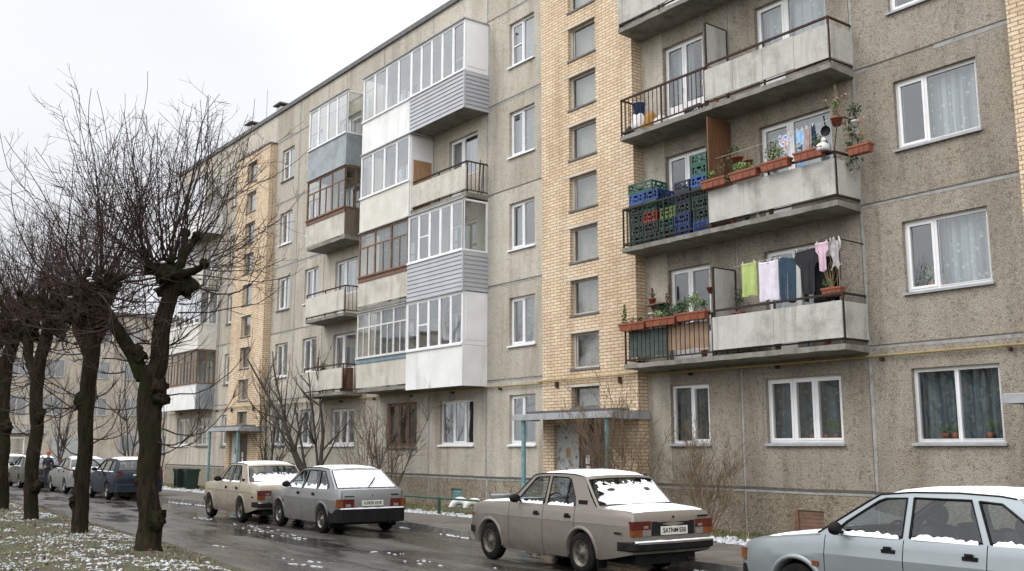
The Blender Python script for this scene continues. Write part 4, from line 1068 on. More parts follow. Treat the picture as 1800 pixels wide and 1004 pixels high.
        if B[4] == 'chrome':   # bright inlay with black rubber strip and ends
            mb.grid([[(X(s_+sg*.004), y_, lerp(z0, z1, q)) for q in (.74, .95)] for s_, y_ in path[2:-2]], 1, False)
        bo_ = mb.build('bumper', [M_TRIM if B[4] != 'body' else body, M_CHROME], root)
    S['extra'](root, X, zt, hw, gy, S)
    for do, a, b, sd in doors:
        h = MB(); hs_ = S.get('handle', (.18, .78)); s_ = b-hs_[0]; z = hs_[1]; y = hw(s_, z)
        h.box(X(s_+.075), X(s_-.075), sd*(y-.004), sd*(y+.012), z-.018, z+.018); h.box(X(s_+.03), X(s_-.045), sd*(y+.0), sd*(y+.02), z+.018, z+.045)
        h.build('handle', M_TRIM, do)
    for sd in (1, -1):
        mi = MB(); s_, z = G['mir']; y = gy(z)
        mi.blob((X(s_), sd*(y+.13), z+.03), (.055, .10, .068), 0, 10, 8, .05); mi.bar((X(s_), sd*(y-.01), z-.02), (X(s_), sd*(y+.08), z), .05, .03)
        mi.build('wing_mirror', S.get('mirmat', M_TRIM), root)
    if plate:
        pw, ph = .50, .115; zp, sp = S['plate']; p = MB(); xr = X(L+sp); p.box(xr-.012, xr, -pw/2, pw/2, zp-ph/2, zp+ph/2); po = p.build('license_plate', M_PLATE, root)
        text_mesh(plate, .09, 'plate_lettering', M_TRIM, po, Matrix.Translation((xr-.014, 0, zp-.002)) @ Matrix.Rotation(-PI/2, 4, 'Z') @ Matrix.Rotation(PI/2, 4, 'X') @ Matrix.Diagonal((.94, 1, 1, 1)))
    # snow
    if S.get('snow'):
        sm = MB()
        def layer(pt, nu, nv, th, edge_=.12, mask=None):
            rows = []
            for i in range(nu+1):
                row = []
                for j in range(nv+1):
                    u, v = i/nu, j/nv; k = min(u, 1-u, v, 1-v)
                    w_ = sstep(0, edge_, k); p = V(pt(u, v)); row.append(p+V((0, 0, 1))*(th*w_*(1+.35*noise.noise(p*5+V((seed, 0, 0))))-.004*(1-w_)))
                rows.append(row)
            sm.grid(rows, 0, True, skip=(lambda i, j: not mask((i+.5)/nu, (j+.5)/nv)) if mask else None)
        nz = lambda a, b, k=1.: noise.noise(V((a*k+seed*3.7, b*k, seed*1.3)))
        layer(lambda u, v: roof_pt(lerp(.015, .985, u), lerp(-.955, .955, v)+.018*nz(u*8, v*3)), 22, 22, .015, .10)
        if S['snow'].get('deck'):
            a, b = S['snow']['deck']; layer(lambda u, v: toppt(lerp(a, b, u)+.015*nz(v*9, u*2), lerp(-.95, .95, v)+.02*nz(u*9, v)), 14, 24, .014, .1)
        if S['snow'].get('hood'):
            a, b = S['snow']['hood']; layer(lambda u, v: toppt(lerp(a, b, u)+.02*nz(v*9, u*2), lerp(-.93, .93, v)+.03*nz(u*7, v)), 14, 24, .011, .12)
        if S['snow'].get('bump'):
            z1 = S['bump'][1][1]; dep = S['bump'][1][2]; rows = []
            for i in range(41):
                y = lerp(-.74, .74, i/40); d = dep-.03*(y/.8)**2; h = .010+.008*nz(y*7, 3)
                rows.append([(X(L+d+.002), y, z1-.012), (X(L+d-.003), y, z1+h), (X(L+d-.035), y, z1+h), (X(L+d-.055), y, z1-.01)])
            sm.grid(rows, 0)
        cov = S['snow'].get('rear', 0)
        if cov:
            nu, nv = 44, 30; rows = []
            for i in range(nu+1):
                row = []
                for j in range(nv+1):
                    f = lerp(-.91, .91, i/nu); v = lerp(.075, .90, j/nv); p = glass_pt('rw', f, v); k = .011+.006*noise.noise(p*14)
                    row.append(p+V((-.6, 0, .8))*k)
                rows.append(row)
            def rm(i, j):
                f, v = i/nu, j/nv
                return v < cov+.10*nz(f*3, 4)+.13*nz(f*11, v*9)+.16*nz(f*26, v*20)+(.45 if cov >= 1 else 0) and not (cov < 1 and f > .93-.1*nz(v*5, 3))
            sm.grid(rows, 0, True, skip=lambda i, j: not rm(i, j))
        for sd in (1, -1):
            for k, wn in enumerate(G['win']):
                z0 = min(z for s, z in wn); bs = sorted(s for s, z in wn if z < z0+.05); a, b = bs[0]+.03, bs[-1]-.03
                if b-a < .1: continue
                n = max(8, int((b-a)/.016)); rows = []
                for i in range(n+1):
                    s = lerp(a, b, i/n); h = S['snow'].get('side', .04)*(.75+.9*nz(s*6, k)+.7*nz(s*19, k+5))*min(1, i/2, (n-i)/2); h = max(.002, h)
                    rows.append([(X(s), sd*(gy(z0)+.022), z0-.02), (X(s), sd*(gy(z0+h*.6)+.018), z0+h*.6), (X(s), sd*(gy(z0+h)+.004), z0+h)])
                sm.grid(rows, 0)
        sm.build('snow_cover', M_SNOW, root)
    return root

def lamp_box(root, name, mats, boxes):
    m = MB()
    for b in boxes: m.box(*b)
    return m.build(name, mats, root)
def sedan_extra(root, X, zt, hw, gy, S):
    L = S['L']; old = S.get('old')
    xr = X(L)
    for sd in (1, -1):
        y0, y1 = .42, hw(L, .7)+.004; zl, zh = S.get('tl', (.60, .80)); t = .03; zm = lerp(zl, zh, .42)
        lamp_box(root, 'tail_light', [M_RED, M_AMBER, M_CLEARL], [(xr-t-.02, xr+.05, sd*y0, sd*(y1-.002), zm+.002, zh, 0), (xr-t-.018, xr+.05, sd*lerp(y0, y1, .45), sd*y1, zl, zm, 1), (xr-t-.018, xr+.05, sd*y0, sd*lerp(y0, y1, .448), zl, zm, 2), (xr-t-.022, xr-t-.0185, sd*lerp(y0, y1, .15), sd*lerp(y0, y1, .4), zm+.02, zm+.055, 2)])
        m = MB()
        for y in (.42, .6): m.lathe([(.001, .02), (.06, .018), (.085, .0), (.09, -.03)], (X(0)+.035, sd*y, .66), 14, 0, 'x')
        m.build('headlight', M_CLEARL, root)
        k = MB(); k.box(X(.14), X(.05), sd*(hw(.1, .70)-.0), sd*(hw(.1, .70)+.012), .68, .73); k.build('side_marker', M_AMBER, root)
    g = MB(); g.box(X(0)+.02, X(0)+.05, -.33, .33, .56, .74); g.build('grille', M_TRIM, root)
    tp = MB(); tp.box(xr-.046, xr+.02, -.40, .40, .60, .79); tp.box(xr-.05, xr-.047, -.3, .3, .78, .795, 1); tp.build('tail_panel', [M_BLACKPL if not old else S['paint'], S['paint']], root)
    bd = MB(); bd.box(xr-.058, xr-.05, -.66, -.46, .83, .855); bd.build('badge', M_TRIM, root)
    lk = MB(); lk.lathe([(.001, -.058), (.014, -.056), (.016, -.04)], (xr, 0, .845), 10, 0, 'x'); lk.build('boot_lock', M_TRIM, root)
    for sd in (1, -1):     # side strip and boot-lid gap
        t = MB(); c = [.3+i*.1 for i in range(int((L-.45)/.1))]
        t.grid([[(X(s), sd*(hw(s, z)+.004), z) for z in (.732, .745)] for s in c], 0); t.build('side_trim', M_CHROMELINE, root)
        t = MB(); b0, b1 = S['cab'][1]+.06, L-.02
        t.grid([[(X(lerp(b0, b1, i/10)), sd*(hw(lerp(b0, b1, i/10), zt(lerp(b0, b1, i/10)))*.93+o), zt(lerp(b0, b1, i/10))+.024) for o in (0, .008)] for i in range(11)], 0); t.build('boot_gap', M_TRIM, root)
    b = MB(); y = hw(L-.3, .64); b.box(X(L-.14), X(L-.28), y+.0, y+.008, .625, .65); b.build('badge', M_TRIM, root)

SEDAN = dict(L=4.13, W=1.62, wb=2.424, fo=.66, tr=.297, ra=.345, seams=[1.22, 2.14, 2.93], crease=.74, handle=(.16, .80), plate=(.665, .055),
    sec=[(.18,.735), (.26,.775), (.45,.803), (.74,.805), (.75,.803), (.88,.785), (.96,.755)],
    top=[(0,.80), (.04,.865), (.15,.885), (1.15,.935), (1.3,.948), (3.2,.952), (3.45,.948), (4.02,.915), (4.09,.905), (4.13,.885)],
    sill=[(0,.36), (.3,.25), (.6,.215), (3.3,.215), (3.8,.29), (4.13,.36)], crown=[(0,.01), (.3,.03), (1.2,.03), (3.3,.03), (4.13,.012)],
    nose=[(.3,.02), (.6,.03), (.85,.02), (.9,0)], tail=[(.3,.0), (.6,.02), (.8,.03), (.9,.0)], cab=(1.15, 3.45), bulge=.02,
    bump=[(.40,.52,.10,.18,'chrome'), (.40,.53,.11,.22,'chrome')],
    gh=dict(zb=.948, yb=.745, tum=.27, rail=[(1.72,1.368), (2.0,1.395), (2.4,1.402), (2.75,1.392), (3.0,1.362)], rise=.055,
        out=[(1.20,.94), (1.46,1.16), (1.68,1.335), (1.74,1.375), (2.0,1.398), (2.4,1.405), (2.75,1.396), (2.96,1.37), (3.02,1.335), (3.2,1.12), (3.40,.94)],
        win=[[(1.40,.968), (1.55,1.12), (1.78,1.325), (1.84,1.345), (2.125,1.362), (2.125,.968)], [(2.21,.968), (2.21,1.364), (2.60,1.355), (2.68,1.33), (2.86,1.08), (2.90,.968)]],
        divide=[(2.66,.968,2.66,1.335)], vents=[(2.97,1.015,3.17,1.015)],
        gutter=[(1.22,.96), (1.47,1.175), (1.68,1.35), (1.74,1.385), (2.0,1.408), (2.4,1.415), (2.75,1.406), (2.95,1.382)],
        ws=((1.20,.945), (1.74,1.372), -.10), rw=((3.41,.955), (3.0,1.362), .07), mir=(1.5,.985)),
    snow=dict(deck=(3.5,4.10), hood=(.12,1.14), rear=.80, side=.03, bump=True), extra=sedan_extra)

def hatch_extra(root, X, zt, hw, gy, S):
    L = S['L']; xr = X(L)
    for sd in (1, -1):
        y1 = hw(L, .68)+.01; y0 = .42
        lamp_box(root, 'tail_light', [M_RED, M_AMBER, M_CLEARL], [(xr-.05, xr+.08, sd*y0, sd*lerp(y0, y1, .68), .56, .73, 0), (xr-.048, xr+.16, sd*lerp(y0, y1, .682), sd*y1, .56, .73, 1), (xr-.054, xr-.0505, sd*lerp(y0, y1, .22), sd*lerp(y0, y1, .52), .57, .63, 2)])
        m = MB(); m.box(X(0)-.03, X(0)+.02, sd*.36, sd*.68, .56, .68); m.box(X(.05), X(0)+.015, sd*.682, sd*.76, .56, .68, 1); m.build('headlight', [M_CLEARL, M_AMBER], root)
        k = MB(); z = .60; s_ = 1.04; k.box(X(s_+.05), X(s_-.03), sd*(hw(s_, z)-.002), sd*(hw(s_, z)+.014), z-.022, z+.025); k.build('side_marker', M_AMBER, root)
    tp = MB(); tp.box(xr-.046, xr+.05, -.415, .415, .555, .74); tp.build('tail_panel', S['paint'], root)
    b = MB(); b.box(xr-.052, xr-.035, -.62, -.44, .80, .825); b.build('badge', M_TRIM, root)
    b = MB(); b.box(xr-.052, xr-.035, .42, .64, .78, .80); b.build('badge', M_TRIM, root)
    lk = MB(); lk.lathe([(.001, -.056), (.014, -.054), (.016, -.03)], (xr, 0, .80), 10, 0, 'x'); lk.build('boot_lock', M_TRIM, root)
    g = MB(); g.box(X(0), X(0)+.03, -.33, .33, .57, .67); g.build('grille', M_TRIM, root)
    for sd in (1, -1):
        q = MB(); q.bar((xr-.035, sd*.70, .56), (xr-.035, sd*.70, .88), .008, .008); q.build('hatch_gap', M_TRIM, root)
    if S.get('wiper'):
        wp = MB(); (s0, z0), (s1, z1), bl = S['gh']['rw']
        def at(f, v): return V((X(lerp(s0, s1, v)+bl*(1-f*f)*lerp(1, .75, v))-.035, gy(lerp(z0, z1, v))*f, lerp(z0, z1, v)+.035))
        wp.tube([at(.02, .05), at(-.22, .3)], .012, 5); wp.bar(at(-.08, .16), at(-.40, .50), .018, .02); wp.build('rear_wiper', M_TRIM, root)

HATCH = dict(L=4.0, W=1.65, wb=2.46, fo=.78, tr=.288, ra=.34, seams=[1.16, 2.08, 2.93], crease=.71, handle=(.16, .79), plate=(.645, .05),
    sec=[(.18,.76), (.26,.785), (.45,.81), (.709,.825), (.715,.822), (.86,.795), (.93,.772)],
    top=[(0,.70), (.04,.745), (.15,.78), (1.0,.878), (1.15,.898), (2.0,.905), (3.4,.925), (3.8,.925), (3.93,.915), (4.0,.90)],
    sill=[(0,.24), (.5,.21), (3.5,.21), (4.0,.26)], crown=[(0,.01), (.3,.03), (1.1,.03), (3.4,.015), (4.0,.01)],
    nose=[(.2,.02), (.5,.04), (.7,.03), (.9,0)], tail=[(.2,0), (.56,.03), (.8,.03), (.9,.0)], cab=(1.05, 3.9), bulge=.025, pr=.05,
    bump=[(.24,.52,.09,.42,'black'), (.24,.54,.08,.42,'black')],
    gh=dict(zb=.905, yb=.762, tum=.33, rail=[(1.75,1.315), (2.1,1.35), (2.6,1.36), (3.0,1.345), (3.2,1.32)], rise=.045, trimr=.013,
        out=[(1.04,.895), (1.35,1.08), (1.62,1.245), (1.75,1.32), (2.1,1.353), (2.6,1.363), (3.0,1.348), (3.18,1.325), (3.45,1.12), (3.80,.91)],
        win=[[(1.26,.93), (1.40,1.045), (1.74,1.262), (1.82,1.29), (2.05,1.305), (2.05,.93)], [(2.13,.935), (2.13,1.308), (2.72,1.308), (2.87,.935)], [(2.80,1.30), (3.02,1.285), (3.46,.99), (3.45,.955), (3.40,.94), (2.95,.935)]],
        gutter=[(1.06,.915), (1.36,1.10), (1.63,1.265), (1.75,1.33), (2.1,1.362), (2.6,1.372), (3.0,1.357), (3.15,1.337)],
        ws=((1.03,.90), (1.75,1.318), -.12), rw=((3.80,.925), (3.18,1.325), .08), mir=(1.36,.95)),
    alloy=True, holes=8, snow=dict(hood=(.1,1.0), rear=1.2, side=.07, bump=True), wiper=True, extra=hatch_extra)
def mk(base, **k):
    d = dict(base); gh = k.pop('gh', None)
    if gh: d['gh'] = dict(base['gh'], **gh)
    d.update(k); return d

GRP = 'cars parked along the kerb'
car((-12.36, -5.47), 177, mk(SEDAN, paint=P_BEIGE, seed=1), 'warm grey sedan with snowy roof and boot, nearest car seen from behind', GRP, plate='5ATNM·550')
car((-21.05, -5.27), 177, mk(HATCH, paint=P_GREY, seed=2), 'silver grey hatchback with a rear window fully covered in snow', GRP, plate='6·0420 ES·8')
car((-25.06, -5.47), 177, mk(SEDAN, paint=P_CREAM, seed=3, old=True, tl=(.58,.79), snow=dict(deck=(3.5,4.10), rear=.45, side=.03)), 'cream sedan with dirty flanks parked in front of the silver grey hatchback', GRP)
car((-5.73, -6.15), 178.5, mk(HATCH, paint=P_SILVERBLUE, seed=4, wiper=False, snow=dict(hood=(.25,1.0), side=.036)), 'pale blue silver hatchback cut off at the right edge of the photo', GRP)

def modern_extra(root, X, zt, hw, gy, S):
    L = S['L']; xr = X(L); zl = S.get('tl', (.66, .90))
    for sd in (1, -1):
        y1 = hw(L, .75)+.012
        lamp_box(root, 'tail_light', [M_RED, M_CLEARL], [(xr-.035, xr+.22, sd*(y1-S.get('tlw', .2)), sd*y1, zl[0], zl[1], 0), (xr-.037, xr+.0, sd*(y1-.16), sd*(y1-.06), zl[0]+.04, zl[0]+.09, 1)])
        m = MB(); m.box(X(.16), X(0)+.02, sd*.4, sd*.72, .6, .74); m.build('headlight', M_CLEARL, root)
ROUND = dict(SEDAN, L=4.5, W=1.75, wb=2.68, fo=.88, tr=.31, ra=.355, seams=[1.42, 2.45, 3.35], crease=.62, sec=[(.18,.81), (.3,.85), (.6,.872), (.75,.868), (.9,.84), (.98,.80)],
    top=[(0,.62), (.06,.70), (.3,.80), (1.25,.93), (1.4,.95), (3.5,.97), (3.8,.985), (4.35,.985), (4.45,.96), (4.5,.90)], pf=.2, pr=.14, bulge=.07,
    sill=[(0,.25), (.6,.21), (3.8,.21), (4.5,.3)], crown=[(0,.02), (.4,.04), (1.3,.04), (3.6,.03), (4.5,.02)], cab=(1.3, 3.9), plate=(.80, .075),
    bump=[(.24,.52,.10,.4,'body'), (.27,.56,.11,.4,'body')],
    gh=dict(zb=.955, yb=.80, tum=.40, rail=[(2.0,1.345), (2.4,1.385), (2.8,1.39), (3.2,1.36), (3.4,1.32)], rise=.05, curve=.04,
        out=[(1.30,.945), (1.7,1.18), (1.95,1.325), (2.05,1.352), (2.4,1.388), (2.8,1.393), (3.2,1.363), (3.4,1.32), (3.65,1.16), (3.95,.96)],
        win=[[(1.55,.985), (1.75,1.13), (2.03,1.30), (2.15,1.325), (2.42,1.345), (2.42,.985)], [(2.50,.985), (2.50,1.347), (2.9,1.34), (3.2,1.29), (3.5,1.09), (3.5,1.0)]],
        gutter=[(1.32,.965), (1.7,1.195), (1.95,1.34), (2.4,1.398), (2.8,1.403), (3.2,1.373)], ws=((1.28,.95), (2.02,1.345), -.14), rw=((3.97,.985), (3.4,1.322), .09), mir=(1.62,1.0)),
    alloy=True, holes=7, extra=modern_extra, handle=(.14,.84), mirmat=None)
ROUND['mirmat'] = M_TRIM
ESTATE = mk(ROUND, L=4.6, seams=[1.42, 2.45, 3.4], cab=(1.3, 4.55), top=[(0,.62), (.06,.70), (.3,.80), (1.25,.93), (1.4,.95), (3.5,.97), (4.5,.99), (4.6,.96)], tl=(.70,.98), tlw=.17, plate=(.84,.07),
    gh=dict(out=[(1.30,.945), (1.7,1.18), (1.95,1.325), (2.05,1.352), (2.4,1.395), (2.8,1.41), (3.6,1.395), (4.15,1.35), (4.35,1.2), (4.53,.96)], rail=[(2.0,1.345), (2.4,1.39), (2.8,1.408), (3.6,1.393), (4.15,1.345)],
        win=[[(1.55,.985), (1.75,1.13), (2.03,1.30), (2.15,1.325), (2.42,1.345), (2.42,.985)], [(2.50,.985), (2.50,1.347), (3.3,1.345), (3.4,.985)], [(3.48,.985), (3.40,1.342), (4.02,1.31), (4.22,1.0)]],
        gutter=[(1.32,.965), (1.7,1.195), (1.95,1.34), (2.4,1.405), (2.8,1.42), (3.6,1.405), (4.1,1.365)], rw=((4.53,.985), (4.15,1.347), .06)))
car((-38.3, -5.0), 177, mk(ESTATE, paint=P_NAVY, seed=5, snow=dict(side=.0)), 'dark blue estate car between the two big roadside trees', GRP, plate='MB 604')
car((-44.4, -5.0), 178, mk(ROUND, paint=P_SILVER, seed=6, snow=dict(side=.0, deck=(3.98,4.4))), 'silver saloon parked in front of the dark blue estate', GRP)
car((-51.4, -5.3), 178, mk(ROUND, paint=P_GREEN, seed=7, snow=dict(side=.0)), 'grey green saloon beyond the silver one, beside the walking person', GRP)
car((-59.5, -5.0), 178, mk(ESTATE, paint=P_PALE, seed=8, snow=dict(side=.0)), 'pale green car at the far left end of the parked row', GRP)
# ------------------------------------------------------------------ trees
def barkmat(name, c1, c2, moss, mosslo=.55):
    m, nt, b = newmat(name); b.inputs['Roughness'].default_value = .95; b.inputs['Specular IOR Level'].default_value = .05
    f = noi(nt, coords(nt, (9,9,1.6)), 1.6, 7, .65, 1.)
    c = ramp(nt, f, [(.35, c2), (.62, c1)])
    c = mix(nt, ramp(nt, noi(nt, coords(nt), 1.7, 5, .6), [(mosslo, (0,0,0)), (mosslo+.15, (.8,.8,.8))]), c, moss)
    nt.links.new(c, b.inputs['Base Color']); bump(nt, b, f, 1., .05); return m
M_BARK = barkmat('lime_bark', (.040,.030,.020), (.010,.008,.006), (.018,.026,.009), .47)
M_SHOOT = pm('lime_shoots', (.028,.020,.017), (.048,.032,.026), 3, .85, spec=.2)
M_TWIG = pm('thin_twigs', (.062,.038,.034), (.042,.028,.024), 2, .85, spec=.2)
M_STEM = pm('shrub_stems', (.12,.09,.062), (.075,.055,.038), 5, .85)
M_STEM2 = pm('tan_shrub_stems', (.20,.145,.085), (.13,.09,.055), 5, .85)
M_TRUNK2 = pm('dark_thin_trunk', (.055,.045,.035), (.035,.028,.022), 6, .85, c3=(.05,.06,.025), s3=3)
FWD, RGT = V((-.799,.602,0)), V((.602,.799,0)); UP = V((0,0,1))
def curve(mb, p, d, l, r0, r1, up, wob, rg, seg=6, n=5, m=0):
    pts = [p.copy()]; st = l/seg; d = d.normalized()
    for i in range(seg):
        d = (d+UP*up*(i+1)/seg+V((rg.uniform(-1,1), rg.uniform(-1,1), rg.uniform(-1,1)))*wob).normalized()
        pts.append(pts[-1]+d*st)
    mb.tube(pts, [lerp(r0, r1, (i/seg)**.8) for i in range(seg+1)], n, m, False)
    return pts
def twigs(mb, pts, ns, rg, twn, fine):
    for k in range(twn):
        t = rg.uniform(.14, .98); j = min(ns-1, int(t*ns)); q = pts[j].lerp(pts[j+1], t*ns-j); dd = (pts[j+1]-pts[j]).normalized()
        sd = dd.cross(V((rg.uniform(-1,1), rg.uniform(-1,1), rg.uniform(-.4,1)))).normalized()
        tl = rg.uniform(.22, .95)*(1.1-.5*t)
        tp = curve(mb, q, dd*.7+sd*.9, tl, .0062*(1.2-.5*t), .0022, .16, .22, rg, 4, 3, 1)
        if fine and rg.random() < .8:
            for _ in range(rg.choice((1,2,2,3))):
                e = rg.choice((1,2,3)); s2 = (tp[e+1]-tp[e]).cross(V((rg.uniform(-1,1), rg.uniform(-1,1), rg.uniform(-1,1)))).normalized()
                curve(mb, tp[e], (tp[e+1]-tp[e]).normalized()*.8+s2*.8, tl*rg.uniform(.25, .6), .0034, .0018, .12, .2, rg, 3, 3, 1)
def whip(mb, p, d, l, ra, rg, twn, fine, up=None):
    """one long kinked shoot, often forking once or twice on its way up"""
    pts = curve(mb, p, d, l, ra, .0042, rg.uniform(.02, .40) if up is None else up, .19, rg, 10, 5, 0)
    twigs(mb, pts, 10, rg, int(twn*rg.uniform(.6, 1.3)), fine)
    for _ in range(rg.choice((0, 1, 1, 2))):
        j = rg.randrange(2, 7); dd = (pts[j+1]-pts[j]).normalized(); s2 = dd.cross(V((rg.uniform(-1,1), rg.uniform(-1,1), rg.uniform(-.3,.8)))).normalized()
        b = curve(mb, pts[j], dd*.85+s2*.6, l*(1-j/10)*rg.uniform(.5, 1.), ra*(1-j/11)*.75, .004, .2, .18, rg, 7, 4, 0)
        twigs(mb, b, 7, rg, int(twn*.55*rg.uniform(.6, 1.3)), fine)
def whips(mb, c, rad, n, rg, lmin, lmax, twn=7, fine=True, limb=None):
    # a pruned head carries several stubby, crooked arms; most shoots spring from the ends of these
    arms = []
    for i in range(rg.randint(7, 9)):
        az = 2*PI*i/8+rg.uniform(-.4, .4); el = rg.uniform(-.15, 1.2); d = V((math.cos(az)*math.cos(el), math.sin(az)*math.cos(el), math.sin(el)))
        l = rg.uniform(.25, .75)*rad[0]/.4; a = curve(limb, c+d*rad[0]*.2, d, l, rad[0]*.20, rad[0]*.10, .35, .35, rg, 5, 7, 0)
        limb.blob(a[-1], (rad[0]*.17,)*3, 0, 8, 6, .8, i); arms.append((a, d))
    for i in range(n):
        if rg.random() < .72:
            a, d0 = rg.choice(arms); p = a[rg.choice((2,3,4,5,5,5))].copy(); d = (d0*.6+V((rg.gauss(0,.5), rg.gauss(0,.5), rg.gauss(.75,.55)))).normalized()
        else:
            az = rg.uniform(0, 2*PI); el = rg.uniform(-.6, 1.4); d = V((math.cos(az)*math.cos(el), math.sin(az)*math.cos(el), math.sin(el))); p = c+d*rad[0]*.6
        whip(mb, p, d, min(3.15, rg.uniform(lmin, lmax)*(.66+.34*max(0, d.z))*rg.uniform(.75, 1.05)), rg.choice((.009, .012, .015, .021)), rg, twn, fine)
def lime(base, k, trunk, limbs, heads, label, seed, burls=(), nsh=60, lm=(1.8, 3.6), low=0, fine=True, twn=7):
    """trunk: (px offset, py height, width) measured in pixels of k px per metre"""
    rg = random.Random(seed); root = empty('pollard_tree', (base[0], base[1], 0), 0, label, 'tree', 'pollarded trees along the verge')
    tl = {101:.0597,86:.071,74:.079,63:.083,52:.086}[k]
    P = lambda a, h, dp=0: RGT*((a-h*tl)/k)+FWD*dp+UP*(h/k)
    tm = MB(); pts = []; rad = []
    ws = .62 if k > 95 else .70
    def dense(path, wob=.2):
        L = []; Rr = []
        for (a, h, w_, *dd), (a2, h2, w2, *d2) in zip(path, path[1:]):
            n_ = max(2, int(abs(h2-h)/k/.16)+1)
            for i in range(n_):
                t = i/n_; hh = lerp(h, h2, t); L.append(P(lerp(a, a2, t), hh, lerp(dd[0] if dd else 0, d2[0] if d2 else 0, t))+V((noise.noise(V((hh/k*1.1, seed, 0))), noise.noise(V((hh/k*1.1, seed, 5))), 0))*.07*min(1, hh/60)); Rr.append(lerp(w_, w2, t)/k/2*ws)
        a, h, w_, *dd = path[-1]; L.append(P(a, h, dd[0] if dd else 0)); Rr.append(w_/k/2*ws)
        tm.tube(L, Rr, 18, 0, True, True, wob)
    trunk = [(trunk[0][0], -14, trunk[0][2]*1.18)]+list(trunk)
    dense(trunk)
    for lb in limbs: dense(lb, .25)
    for (a, h, r_, *dd) in burls:
        sgn = 1 if a > interp([(q[1], q[0]) for q in trunk], h) else -1; ax = interp([(q[1], q[0]) for q in trunk], h); wd = interp([(q[1], q[2]) for q in trunk], h)/2*ws
        for q in range(4):
            o = rg.uniform(-.5, .5); tm.blob(P(ax+sgn*wd*.86, h+o*r_, dd[0] if dd else -.04+rg.uniform(-.05,.05)), (r_/k*.62, r_/k*.7, r_/k*.8), 0, 10, 8, .9, seed+a+q*3)
    for (a, h, r_, rv, *dd) in heads:
        c = P(a, h, dd[0] if dd else 0)
        for q in range(9):
            o = V((rg.uniform(-1,1)*r_*.55, rg.uniform(-1,1)*r_*.55, rg.uniform(-.8,.8)*rv))/k
            tm.blob(c+o, (r_/k*.34, r_/k*.34, rv/k*.42), 0, 10, 8, .9, seed+q)
    cm = MB()
    for (a, h, r_, rv, *dd) in heads:
        sh = dd[1] if len(dd) > 1 else 1.
        whips(cm, P(a, h, dd[0] if dd else 0), (r_/k, rv/k), int(nsh*sh), rg, lm[0], lm[1], twn=twn, fine=fine, limb=tm)
    for i in range(low):      # side shoots off the trunk and limbs
        a, h, w_ = rg.choice(trunk[3:]) if not limbs else rg.choice(list(trunk[4:])+[l[:3] for lb in limbs for l in lb[1:-1]])
        az = rg.uniform(0, 2*PI); d = V((math.cos(az), math.sin(az), rg.uniform(-.5, .35))); p = P(a, h+rg.uniform(-40, 30))+V((d.x, d.y, 0))*w_/k/2*.8
        pts = curve(cm, p, d, rg.uniform(.9, 2.6), .014, .004, .45, .3, rg, 8, 4, 0)
        for q in range(8):
            j = rg.randrange(2, 8); curve(cm, pts[j], (pts[j+1]-pts[j]).normalized()+V((rg.uniform(-1,1), rg.uniform(-1,1), rg.uniform(-.6,1)))*.8, rg.uniform(.25,.7), .006, .002, .2, .2, rg, 4, 3, 1)
    tm.build('trunk', M_BARK, root)
    cm.build('crown', [M_SHOOT, M_TWIG], root)
    sm = MB()
    for (a, h, r_, rv, *dd) in heads:
        for q in range(3): sm.blob(P(a, h, dd[0] if dd else 0)+V((rg.uniform(-.8,.8)*r_, rg.uniform(-.9,.5)*r_, rv*rg.uniform(.35,.95)))/k, (.07,.05,.02), 0, 8, 6, .5, q)
    sm.build('snow_cover', M_SNOW, root)['kind'] = 'stuff'
    return root
lime((-17.53, -10.5), 101, [(0,0,86), (0,18,72), (3,75,60), (8,145,58), (3,200,60), (4,280,64), (8,325,72)],
     [[(14,310,52), (25,365,50), (36,410,48), (45,455,46), (48,485,50)], [(-8,300,48), (-28,345,36), (-48,395,34,-.2), (-66,430,38,-.3), (-74,450,40,-.3)]],
     [(46,487,50,36,0,1.15), (-76,452,30,26,-.3,.42)], 'nearest pollarded lime, thick forked trunk with a low burl facing the road', 4,
     burls=[(26,62,17), (38,272,18), (-20,120,12), (20,282,20), (30,400,16), (-30,340,14)], nsh=74, lm=(2.6, 3.8), low=34, twn=8)
lime((-21.74, -10.57), 86, [(0,0,48), (2,15,42), (6,65,38), (12,145,36), (12,205,36), (18,265,38), (27,325,40), (28,385,44)],
     [[(24,330,34), (45,365,30), (50,400,34)], [(20,320,30), (-10,360,24,.3), (-22,395,28,.5)]], [(38,405,40,36,0,1.), (-20,405,28,24,.5,.5)], 'slim pollarded lime second from the road camera, burl low on its left side', 9,
     burls=[(-14,62,10), (14,235,12), (-8,240,12)], nsh=38, lm=(2.0,3.0), low=40)
lime((-26.45, -10.52), 74, [(0,0,42), (3,15,36), (4,70,33), (10,170,32), (13,240,32), (23,300,32), (38,360,34)],
     [[(14,250,26), (-12,300,24,.3), (-20,345,28,.5)], [(28,330,24), (56,375,24,-.4), (70,400,26,-.5)]], [(40,372,36,32,0,1.), (-20,355,28,26,.5,.7), (72,402,22,20,-.5,.5)], 'third pollarded lime, dark straight trunk with a bump above its base', 15,
     burls=[(17,60,12), (16,190,10)], nsh=32, lm=(2.0,3.0), low=40, fine=True)
lime((-30.98, -10.35), 63, [(0,0,40), (2,12,34), (6,100,30), (4,190,30), (12,260,32), (24,310,32)],
     [[(8,240,26), (-26,290,24,.3), (-40,330,26,.5)], [(18,290,24), (44,330,22,-.4), (54,350,26,-.5)]], [(26,325,34,30,0,1.), (-42,335,28,26,.5,.8), (56,352,24,22,-.5,.7)], 'pollarded lime whose trunk stands at the left edge of the photo', 22, burls=[(10,150,11)], nsh=28, lm=(2.0,3.0), low=30, fine=True)
